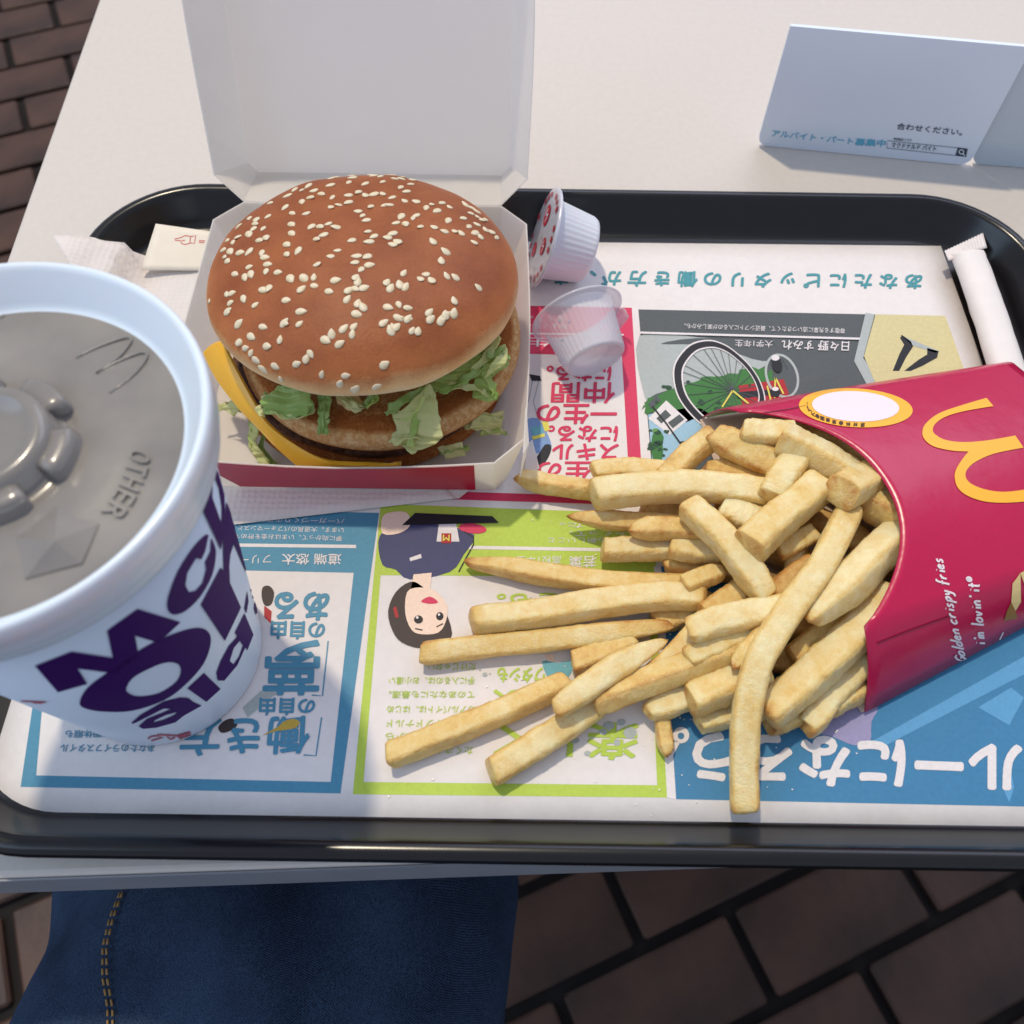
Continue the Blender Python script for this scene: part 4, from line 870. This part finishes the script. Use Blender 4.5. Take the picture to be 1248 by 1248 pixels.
fs = [f_[::-1] for f_ in fs]; frontc = mk('front_panel', vs, fs, m_cart, ca_, fix=False); frontc.data.materials.append(m_cin)
md = thick(frontc, .0005, -1).modifiers[-1]; md.material_offset = 1
es = frontc.data.edges
vs, fs = [], []; NB = 20
for j in range(NB + 1):
    t = j / NB
    for i in range(NB + 1):
        c_ = 2 * i / NB - 1; s0 = -.02 - .05 * max(0, 1 - c_ * c_); s = s0 + (1 - s0) * t; wo = sec(max(s, 0))[0]; vs.append(cpt(s, c_ * (wo - .0004), .0050 + .0012 * t))
for j in range(NB):
    for i in range(NB): a = j * (NB + 1) + i; fs.append((a, a + 1, a + NB + 2, a + NB + 1))
o = mk('back_panel', vs, fs, m_cin, ca_); thick(o, .0004, 0)
wo, ze, wc, zc = sec(1); loop = [cpt(1, -wo, ze)] + [cpt(1, (2 * i / 10 - 1) * wc, zc + .0027 * (1 - (2 * i / 10 - 1) ** 2)) for i in range(11)] + [cpt(1, wo, ze), cpt(1, wo - .0005, .0058), cpt(1, -wo + .0005, .0058)]
mk('bottom_panel', loop, [tuple(range(len(loop)))], m_cart, ca_, smooth=False)
cv = bvh(frontc); K1 = lambda l: Z(850, 420, 2.714, l)
i_gy = mat('yellow_print', (250, 184, 50), .38, .5); i_cw = mat('white_print', (236, 226, 232), .4, .4); i_bk = mat('dark_print', (70, 40, 30), .5)
arch = [(955, 178), (880, 200), (800, 228), (755, 262), (743, 290), (750, 315), (780, 338), (840, 352), (895, 355), (868, 390), (852, 420), (850, 445), (860, 475), (890, 500), (940, 518), (1000, 524), (1080, 520), (1180, 505), (1165, 468), (1080, 481), (1010, 488), (950, 480), (905, 462), (886, 440), (890, 415), (920, 388), (980, 362), (1077, 342), (1050, 302), (960, 318), (880, 324), (820, 317), (787, 300), (777, 283), (787, 262), (820, 240), (880, 222), (978, 205)]
def runs(l, cs): 
    out = []; cs = list(cs)
    for a, b_ in zip(cs, cs[1:] + [cs[0] + len(l)]):
        seg = [l[k_ % len(l)] for k_ in range(a, b_ + 1)]
        out += [tuple(p[:2]) for p in smoothline([(x, y, 0) for x, y in seg], (len(seg) - 1) * 5 + 1)][:-1] if len(seg) > 2 else seg[:1]
    return out
ci = [arch.index(c_) for c_ in ((955, 178), (895, 355), (1180, 505), (1165, 468), (1077, 342), (1050, 302), (978, 205))]
decal('golden_arches', [K1(runs(arch, ci))], i_gy, frontc, cv, 4, 8)
decal('round_sticker', [K1(ell(523, 211, 188, 64, 3, 60))], i_gy, frontc, cv, 4, 8); decal('sticker_centre', [K1(ell(522, 207, 144, 50, 3, 50))], i_cw, frontc, cv, 6, 8)
lab = '原材料・原産国・アレルゲン'
for i, ch in enumerate(lab):
    a = math.radians(82 + i * 8.6); c_, s_ = math.cos(a), math.sin(a); q_ = (523 + 161 * c_ - 0, 211 + 55 * s_ + 8 * c_ )
    tx, ty = -161 * s_, 55 * c_; l_ = math.hypot(tx, ty); tx, ty = tx / l_, ty / l_
    text('lettering', ch, K1([(q_[0] - tx * 7, q_[1] - ty * 7 - 5)])[0], K1([(q_[0] + tx * 7, q_[1] + ty * 7 - 5)])[0], (0, 12 / 2.714), i_bk, frontc, cv, 6, .03)
text('lettering', 'http://mcd-qr.jp', K1([(648, 198)])[0], K1([(540, 164)])[0], (-3, 4.5), i_bk, frontc, cv, 8, .01) if False else None
# handwriting (each stroke a polyline; letters lie along the carton's width)
HW = {'G': [[(.9, .8), (.5, 1), (.1, .6), (.2, .1), (.7, 0), (.9, .4), (.55, .4)]], 'o': [[(.5, .55), (.1, .3), (.3, 0), (.7, .1), (.75, .4), (.5, .55)]], 'l': [[(.3, 1.1), (.3, .05), (.45, 0)]], 'd': [[(.7, .5), (.2, .45), (.15, .05), (.6, .05), (.72, .5)], [(.72, 1.1), (.72, 0)]], 'e': [[(.15, .28), (.7, .34), (.55, .55), (.2, .45), (.15, .12), (.45, 0), (.8, .1)]], 'n': [[(.15, .5), (.18, 0)], [(.18, .35), (.5, .55), (.7, .4), (.72, 0)]], 'c': [[(.75, .45), (.4, .52), (.12, .25), (.35, 0), (.75, .1)]], 'r': [[(.2, .5), (.22, 0)], [(.22, .3), (.45, .52), (.7, .48)]], 'i': [[(.35, .5), (.38, 0)], [(.36, .75), (.38, .8)]], 's': [[(.65, .5), (.3, .5), (.25, .32), (.62, .2), (.55, 0), (.15, .03)]], 'p': [[(.2, .5), (.2, -.45)], [(.2, .4), (.6, .52), (.7, .2), (.4, 0), (.2, .1)]], 'y': [[(.15, .5), (.25, .15), (.55, .12), (.68, .5)], [(.68, .5), (.55, -.3), (.2, -.45)]], 'f': [[(.75, 1.0), (.5, 1.05), (.4, .7), (.38, -.15)], [(.15, .5), (.7, .52)]], 'm': [[(.1, .5), (.12, 0)], [(.12, .35), (.35, .53), (.45, .35), (.45, 0)], [(.45, .35), (.7, .53), (.85, .3), (.85, 0)]], 'v': [[(.15, .5), (.4, 0), (.7, .52)]], 't': [[(.4, .95), (.42, .05), (.6, 0)], [(.12, .58), (.75, .62)]], "'": [[(.4, 1.0), (.36, .78)]], '®': [[(.5, 1.05), (.2, .85), (.4, .6), (.75, .7), (.75, .95), (.5, 1.05)], [(.42, .7), (.44, .95), (.58, .9), (.45, .82), (.6, .7)]], ' ': []}
def hand(body_, a, b_, h_, w):
    a, b_ = Vector(a), Vector(b_); d = b_ - a; adv = {'i': .55, 'l': .5, "'": .4, ' ': .5, 'm': 1.1, 't': .7}; tot = sum(adv.get(ch, .85) for ch in body_); x = 0; L_ = []
    up = Vector((d.y, -d.x)).normalized() * -h_ if False else Vector((-abs(d.y), d.x)).normalized() * h_
    if up.x > 0: up = -up
    for ch in body_:
        for st_ in HW[ch]:
            pts = smoothline([(u_[0], u_[1], 0) for u_ in st_], 9) if len(st_) > 2 else [Vector((u_[0], u_[1], 0)) for u_ in st_]
            L_.append([tuple(a + d * ((x + p.x * .9) / tot) + up * p.y) for p in pts])
        x += adv.get(ch, .85)
    strokes('handwriting', [K1(l) for l in L_], w, i_cw, frontc, cv, 4, 10)
hand('Golden crispy fries', (888, 1052), (806, 706), 36, 2.2); hand("i'm lovin' it®", (950, 995), (925, 770), 36, 2.4)
strokes('handwriting', [K1([(920, 1025), (955, 1022), (985, 1000), (1010, 950)])], 1.3, i_cw, frontc, cv, 4, 8)
i_ff = mat('printed_fry', (232, 206, 140), .4); i_fd = mat('printed_fry_edge', (150, 110, 50), .4)
decal('printed_fry', [K1([(1066, 756), (1110, 735), (1130, 810), (1090, 850), (1082, 800)]), K1([(1040, 790), (1066, 756), (1068, 850), (1050, 880), (1036, 850)])], i_ff, frontc, cv, 4, 8)
decal('printed_fry', [K1([(1036, 850), (1050, 880), (1056, 905), (1012, 912), (1022, 880)])], i_fd, frontc, cv, 4, 8)
m_fold = mat('crease', (120, 6, 44), .5)
strokes('crease_slit', [K1([(592, 987), (700, 945), (845, 893)])], 1.4, m_fold, frontc, cv, 4, 8); strokes('crease_slit', [K1([(150, 238), (300, 215), (450, 185)])], .9, m_fold, frontc, cv, 4, 8)
base(ca_, cpt(.5, 0, .0048))

# ------------------------------------------------------------------ fries
m_fry = bpy.data.materials.new('fried_potato'); m_fry.use_nodes = True; nt = m_fry.node_tree; b = nt.nodes['Principled BSDF']
b.inputs['Roughness'].default_value = .34; b.inputs['Specular IOR Level'].default_value = .55; b.inputs['Subsurface Weight'].default_value = .32; b.inputs['Subsurface Radius'].default_value = (.009, .005, .002); b.inputs['Subsurface Scale'].default_value = .4
tc = nt.nodes.new('ShaderNodeTexCoord'); at = nt.nodes.new('ShaderNodeAttribute'); at.attribute_name = 'toast'
def nz(sc, det=5, ro=.5):
    n_ = nt.nodes.new('ShaderNodeTexNoise'); n_.inputs['Scale'].default_value = sc; n_.inputs['Detail'].default_value = det; n_.inputs['Roughness'].default_value = ro; nt.links.new(tc.outputs['Object'], n_.inputs['Vector']); return n_
n1, n2, n3 = nz(130, 5, .6), nz(460, 6, .72), nz(2200, 3)
def math_(op, a, b_, c_=None):
    n_ = nt.nodes.new('ShaderNodeMath'); n_.operation = op
    for i, v_ in enumerate((a, b_, c_)):
        if v_ is None: continue
        if isinstance(v_, (int, float)): n_.inputs[i].default_value = v_
        else: nt.links.new(v_, n_.inputs[i])
    return n_.outputs[0]
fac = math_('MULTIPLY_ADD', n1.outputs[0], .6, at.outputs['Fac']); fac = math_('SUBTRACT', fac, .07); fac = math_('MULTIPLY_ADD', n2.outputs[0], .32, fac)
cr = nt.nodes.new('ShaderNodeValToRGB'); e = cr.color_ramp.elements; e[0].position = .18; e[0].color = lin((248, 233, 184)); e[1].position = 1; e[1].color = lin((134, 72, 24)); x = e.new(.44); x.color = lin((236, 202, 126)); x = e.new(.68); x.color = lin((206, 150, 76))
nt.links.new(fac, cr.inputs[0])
salt = nz(1500, 1); sm = nt.nodes.new('ShaderNodeMapRange'); sm.inputs[1].default_value = .70; sm.inputs[2].default_value = .76; nt.links.new(salt.outputs[0], sm.inputs[0])
sx = nt.nodes.new('ShaderNodeMix'); sx.data_type = 'RGBA'; sx.inputs[7].default_value = lin((255, 248, 232)); nt.links.new(math_('MULTIPLY', sm.outputs[0], .6), sx.inputs[0]); nt.links.new(cr.outputs[0], sx.inputs[6]); nt.links.new(sx.outputs[2], b.inputs['Base Color'])
hh = math_('MULTIPLY_ADD', n3.outputs[0], .35, n2.outputs[0]); bp = nt.nodes.new('ShaderNodeBump'); bp.inputs['Strength'].default_value = .8; bp.inputs['Distance'].default_value = .0010; nt.links.new(hh, bp.inputs['Height']); nt.links.new(bp.outputs[0], b.inputs['Normal'])
FG = 'french fries spilling from the carton'
def fry(pts, w, label, tone=.0, t0=0., t1=0., seed=0, twist=0.):
    """a cut potato stick: soft square section swept along its bent centre line, uneven, browned at corners and tips; tone also carries painted shade on covered fries"""
    ctr = [P(x, y, z) for x, y, z in pts]; n = 64; m_ = 32; L = smoothline(ctr, n); rnd = random.Random(seed)
    hw = w * depth(ctr[len(ctr) // 2]) / F * .5; vs, tv, fs = [], [], []
    tw0 = rnd.uniform(-.25, .25) + twist; tw1 = tw0 + rnd.uniform(-.3, .3); asp = rnd.uniform(.82, 1.0)
    cs = [rnd.uniform(-.4, .4) for _ in range(4)]
    for i, p in enumerate(L):
        u_ = i / (n - 1); t = (L[min(i + 1, n - 1)] - L[max(i - 1, 0)]).normalized(); s_ = t.cross(Vector((0, 0, 1))).normalized(); v_ = s_.cross(t)
        k_ = 1 + .05 * noise.noise(Vector((u_ * 4, seed, 0)))
        if t0: k_ *= min(1, (1 - t0) + t0 * min(1, u_ / .32) ** .7)
        if t1: k_ *= min(1, (1 - t1) + t1 * min(1, (1 - u_) / .32) ** .7)
        d0 = min(u_, 1 - u_) * (n - 1)
        if d0 < .5: k_ *= .80
        elif d0 < 1.5: k_ *= .93
        elif d0 < 2.5: k_ *= .98
        tw = tw0 + (tw1 - tw0) * u_
        for j in range(m_):
            a = 2 * math.pi * j / m_; c_, q_ = math.cos(a), math.sin(a); e_ = .48
            x_ = math.copysign(abs(c_) ** e_, c_); y_ = math.copysign(abs(q_) ** e_, q_) * asp
            x2, y2 = x_ * math.cos(tw) - y_ * math.sin(tw), x_ * math.sin(tw) + y_ * math.cos(tw)
            nn = 1 + .07 * noise.noise(Vector((math.cos(a) * 1.1 + seed * 3.3, math.sin(a) * 1.1, u_ * 5))) + .05 * noise.noise(Vector((math.cos(a) * 2.4 + seed, math.sin(a) * 2.4, u_ * 16))) + .045 * max(0, noise.noise(Vector((math.cos(a) * 5 + seed, math.sin(a) * 5, u_ * 40)))) + .03 * noise.noise(Vector((math.cos(a) * 9 + seed, math.sin(a) * 9, u_ * 75)))
            sl = t * (hw * .55 * (x_ * cs[0] + y_ * cs[1]) * max(0, 1 - d0 / 6) * (1 if u_ < .5 else -1))
            vs.append(p + (s_ * x2 + v_ * y2) * hw * k_ * nn * .93 + sl)
            corner = max(0, abs(c_ * q_) * 2 - .74) * .5 + (.07 if abs(c_) > .8 else 0)
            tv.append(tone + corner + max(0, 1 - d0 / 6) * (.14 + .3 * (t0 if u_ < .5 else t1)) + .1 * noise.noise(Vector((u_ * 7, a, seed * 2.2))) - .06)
    for i in range(n - 1):
        for j in range(m_): q_ = (j + 1) % m_; fs.append((i * m_ + j, i * m_ + q_, (i + 1) * m_ + q_, (i + 1) * m_ + j))
    for i_, e_ in ((0, -1), (n - 1, 1)):
        cpt_ = sum((vs[i_ * m_ + j] for j in range(m_)), Vector()) / m_ + (L[1] - L[0] if i_ == 0 else L[-1] - L[-2]).normalized() * e_ * hw * .12
        k0 = len(vs); vs.append(cpt_); tv.append(tone + .05)
        for j in range(m_): q_ = (j + 1) % m_; fs.append((i_ * m_ + j, i_ * m_ + q_, k0))
    c_ = sum(L, Vector()) / n; c_.z = min(p.z for p in L) - hw
    o = mk('french_fry', [p - c_ for p in vs], fs, m_fry); o.location = c_; attr(o.data, tv); tag(o, label, 'french fry', FG)
    return o
FR = [  # shaded and buried fries get a browner tone, their shade put into the colour
 ([(630,580,.010),(668,590,.0095),(730,598,.010)],27,'short fry whose tip touches the front right corner of the burger box',.05,.6,0),
 ([(722,574,.017),(770,571,.0165),(826,578,.015)],27,'stubby fry lying over the pink lettering, just above the widest horizontal fry',.02,.1,0),
 ([(722,603,.021),(770,597,.023),(830,593,.025),(880,595,.0265),(940,603,.027)],39,'thick pale horizontal fry whose rounded left end covers the pink strip',-.06,0,.1),
 ([(691,629,.0125),(740,634,.013),(800,638,.0135),(855,641,.014)],26,'thin fry with a brown needle tip pointing left over the top of the lime panel',.10,1,0),
 ([(767,646,.0195),(810,644,.020),(872,649,.0205)],29,'rough reddish fry lying on top of the needle tipped fry',.16,.75,0),
 ([(734,670,.0115),(775,669,.012),(824,668,.0125)],30,'square cut fry end standing over the white name on the lime panel',.0,0,0),
 ([(816,668,.0175),(850,672,.018),(888,673,.019)],28,'pale pinkish fry piece right of the square cut fry end',.02,.2,0),
 ([(808,686,.0095),(850,693,.010),(898,699,.011)],25,'brown shaded fry under the pinkish piece and the slanting fry',.2,.3,0),
 ([(567,685,.0085),(620,692,.0085),(680,702,.009),(760,711,.010),(842,714,.011)],28,'long tapering fry crossing the lower rim of the lime header',.08,.75,0),
 ([(575,757,.012),(640,750,.012),(720,737,.013),(800,727,.0155),(860,728,.017)],36,'long thick fry just right of the drawn face, second of the three long parallel ones',-.02,0,.15),
 ([(514,797,.0085),(590,788,.0085),(670,780,.009),(750,770,.0105),(817,762,.012)],30,'long straight fry covering the hair of the drawn girl, with a browned right tip',.04,0,.6),
 ([(474,922,.0085),(540,896,.0085),(610,868,.0088),(690,831,.0095)],32,'long fry reaching farthest left over the lime text column',.06,0,.1),
 ([(676,866,.0175),(715,838,.018),(760,808,.0165),(812,780,.0145)],35,'pale leaf shaped fry with a sharp upper right tip, lying across the lower long fries',-.03,.4,.95),
 ([(598,942,.0088),(650,910,.0088),(690,885,.0088),(726,858,.0088)],37,'blunt thick fry lying lowest on the lime panel, touching its bottom border',.0,0,0),
 ([(698,810,.0085),(735,795,.0085),(770,780,.0085)],32,'short fry half hidden behind the leaf shaped fry',.12,0,0),
 ([(724,856,.0135),(770,838,.0150),(830,815,.0175),(897,789,.020)],36,'ridged golden fry with a square cut left end below the leaf shaped fry',.1,0,0,.5),
 ([(787,868,.0105),(830,852,.0110),(900,825,.012)],35,'pale fry end resting on the edge between lime and blue panels',-.04,.5,0),
 ([(840,856,.0155),(880,838,.0165),(935,818,.0175)],42,'yellow blunt fry end just left of the long drooping fry',.02,.15,0),
 ([(814,922,.0075),(810,900,.0075),(806,868,.0080)],21,'small brown pointed tip hanging down over the lime border',.14,.9,0),
 ([(850,882,.0088),(890,873,.0088),(935,862,.0095)],27,'pale fry lying flat on the blue panel under the yellow blunt end',-.04,.1,0),
 ([(908,990,.0095),(907,930,.0150),(910,870,.0215),(924,808,.0275),(957,752,.0315),(1000,690,.0335),(1037,618,.0325)],38,'very long bent fry drooping down to the bottom margin of the paper',-.02,0,0),
 ([(893,812,.024),(920,786,.0245),(950,755,.025)],30,'small pointed fry tip peeking out left of the long drooping fry',.06,.75,0),
 ([(933,872,.0165),(985,826,.0190),(1035,780,.0225),(1090,722,.0245)],47,'broad pale fry right of the drooping one, running up into the carton mouth',-.03,.1,0,.4),
 ([(987,757,.0305),(1030,716,.0320),(1070,675,.0305),(1112,637,.0270)],43,'large sunlit pointed fry lying on top near the middle of the carton mouth',-.08,.6,0,.5),
 ([(983,890,.0105),(1005,856,.0110),(1055,800,.0140)],39,'grey pale fry with a dark burnt tip at the lower side of the heap',-.02,.5,0),
 ([(911,669,.0345),(950,633,.0340),(1002,590,.0325)],45,'thick golden fry slanting up to the right in the middle of the heap',.02,0,0),
 ([(838,616,.0285),(880,655,.0300),(915,700,.0290),(934,728,.0270)],37,'pale bent fry running down from the widest horizontal fry',-.01,0,.2),
 ([(952,533,.0365),(985,549,.0350),(1020,569,.0330),(1055,588,.0300)],43,'crusty fry with a torn knobbly end in the upper part of the heap',-.03,0,0,.3),
 ([(1024,601,.0400),(1050,588,.0345),(1096,567,.0230)],46,'short fry with a bright square end jutting out by the carton edge',.02,0,0),
 ([(903,525,.0345),(930,527,.0350),(970,530,.0345)],33,'short pale fry tip just inside the top corner of the carton',-.02,.35,0),
 ([(867,529,.0295),(900,546,.0295),(945,567,.0285)],39,'tan fry with a rounded upper left tip near the carton top corner',.14,.45,0),
 ([(812,584,.0205),(840,555,.0240),(870,531,.0265)],31,'golden fry rising beside the drawn street lamp to the carton corner',.1,0,.1),
 ([(939,608,.0315),(955,581,.0325),(980,553,.0320)],39,'upright stub with small dark pits below the knobbly fry',-.02,.1,0),
 ([(857,572,.0220),(895,578,.0225),(938,587,.0225)],30,'orange brown fry behind the widest horizontal fry',.2,.5,0),
 ([(878,620,.0240),(905,630,.0245),(935,642,.0240)],37,'white fry piece between the bent fry and the thick golden fry',-.12,.1,0),
 ([(948,671,.0240),(970,660,.0245),(990,650,.0240)],28,'small ragged fry end below the thick golden fry',.06,0,0),
 ([(966,716,.0180),(968,690,.0190),(974,658,.0200)],25,'narrow pale stub standing below the ragged fry end',-.06,0,0),
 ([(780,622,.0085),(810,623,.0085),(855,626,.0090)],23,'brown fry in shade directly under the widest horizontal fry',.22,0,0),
 ([(833,714,.0190),(860,703,.0195),(882,697,.0195)],25,'golden nib over the right end of the tapering fry',.06,0,.5),
 ([(858,752,.0185),(890,729,.0190),(914,714,.0195)],33,'brown fry stub with a rounded end left of the drooping fry',.14,0,.2),
 ([(840,770,.0255),(880,756,.0265),(955,741,.0270)],38,'smooth pale fry tucked under the upper part of the drooping fry',-.04,.15,0),
 ([(838,804,.0205),(870,788,.0210),(915,768,.0215)],31,'torn pale fry end beneath the smooth pale one',.02,0,0),
 ([(770,840,.0110),(820,800,.0140),(860,755,.0160),(908,712,.0180)],29,'long slim fry slanting up through the middle of the heap',.06,.2,0),
 ([(942,726,.0220),(965,705,.0225),(990,688,.0230)],31,'reddish brown fry half under the drooping fry',.24,.1,0),
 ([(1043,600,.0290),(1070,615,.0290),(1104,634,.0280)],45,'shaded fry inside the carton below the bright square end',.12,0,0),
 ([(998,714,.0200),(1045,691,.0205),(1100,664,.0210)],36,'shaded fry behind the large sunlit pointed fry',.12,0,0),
 ([(966,802,.0170),(1010,766,.0175),(1070,728,.0180)],32,'dull fry between the sunlit pointed fry and the broad pale fry',.10,0,0),
 ([(936,884,.0082),(965,873,.0085),(1005,850,.0090)],31,'golden end low under the broad pale fry',.08,.2,0),
 ([(1008,864,.0105),(1030,849,.0100),(1052,838,.0090)],30,'lowest fry entering the carton beside its lower corner',.06,.2,0),
 ([(902,702,.0190),(930,712,.0195),(965,727,.0195)],31,'orange fry seen in the gap below the bent fry',.24,0,0),
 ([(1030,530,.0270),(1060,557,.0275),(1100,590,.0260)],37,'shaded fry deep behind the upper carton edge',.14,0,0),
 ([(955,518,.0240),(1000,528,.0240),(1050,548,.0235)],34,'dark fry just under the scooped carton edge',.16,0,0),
 ([(798,758,.0085),(835,749,.0088),(868,735,.0095)],31,'tan fry under the right end of the second long fry',.14,0,0),
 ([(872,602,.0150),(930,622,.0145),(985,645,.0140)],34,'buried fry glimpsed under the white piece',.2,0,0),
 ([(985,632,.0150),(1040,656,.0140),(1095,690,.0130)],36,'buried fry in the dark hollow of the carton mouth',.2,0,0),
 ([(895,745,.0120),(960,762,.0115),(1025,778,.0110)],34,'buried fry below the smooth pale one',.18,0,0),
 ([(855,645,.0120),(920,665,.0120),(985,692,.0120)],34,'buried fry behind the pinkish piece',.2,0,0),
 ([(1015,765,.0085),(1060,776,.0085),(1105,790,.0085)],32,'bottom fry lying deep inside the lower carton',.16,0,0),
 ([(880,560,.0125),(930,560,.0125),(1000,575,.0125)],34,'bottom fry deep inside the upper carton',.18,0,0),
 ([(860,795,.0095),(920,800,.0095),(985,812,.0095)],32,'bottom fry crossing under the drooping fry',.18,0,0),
]
for i, r in enumerate(FR):
    fry(r[0], r[1], r[2], r[3], r[4], r[5], i * 1.37 + 2, r[6] if len(r) > 6 else 0)

# loose salt on the paper
random.seed(21); vs, fs = [], []
for i in range(170):
    a = random.gauss(800, 130); b_ = random.gauss(830, 85)
    if b_ > 998 or b_ < 600: continue
    p = P(a, b_, .00435); k0 = len(vs); h_ = random.uniform(.00016, .00034); t_ = random.uniform(0, 1.5)
    for dz in (-1, 1):
        for q_ in range(4): vs.append(p + Vector((h_ * math.cos(t_ + q_ * 1.571), h_ * math.sin(t_ + q_ * 1.571), dz * h_ * .7)))
    fs += [(k0 + a_, k0 + b2, k0 + c2, k0 + d2) for a_, b2, c2, d2 in ((3, 2, 1, 0), (4, 5, 6, 7), (0, 1, 5, 4), (1, 2, 6, 5), (2, 3, 7, 6), (3, 0, 4, 7))]
o = mk('salt_grains', vs, fs, mat('salt', (244, 240, 232), .3, .5), smooth=False); o['kind'] = 'stuff'
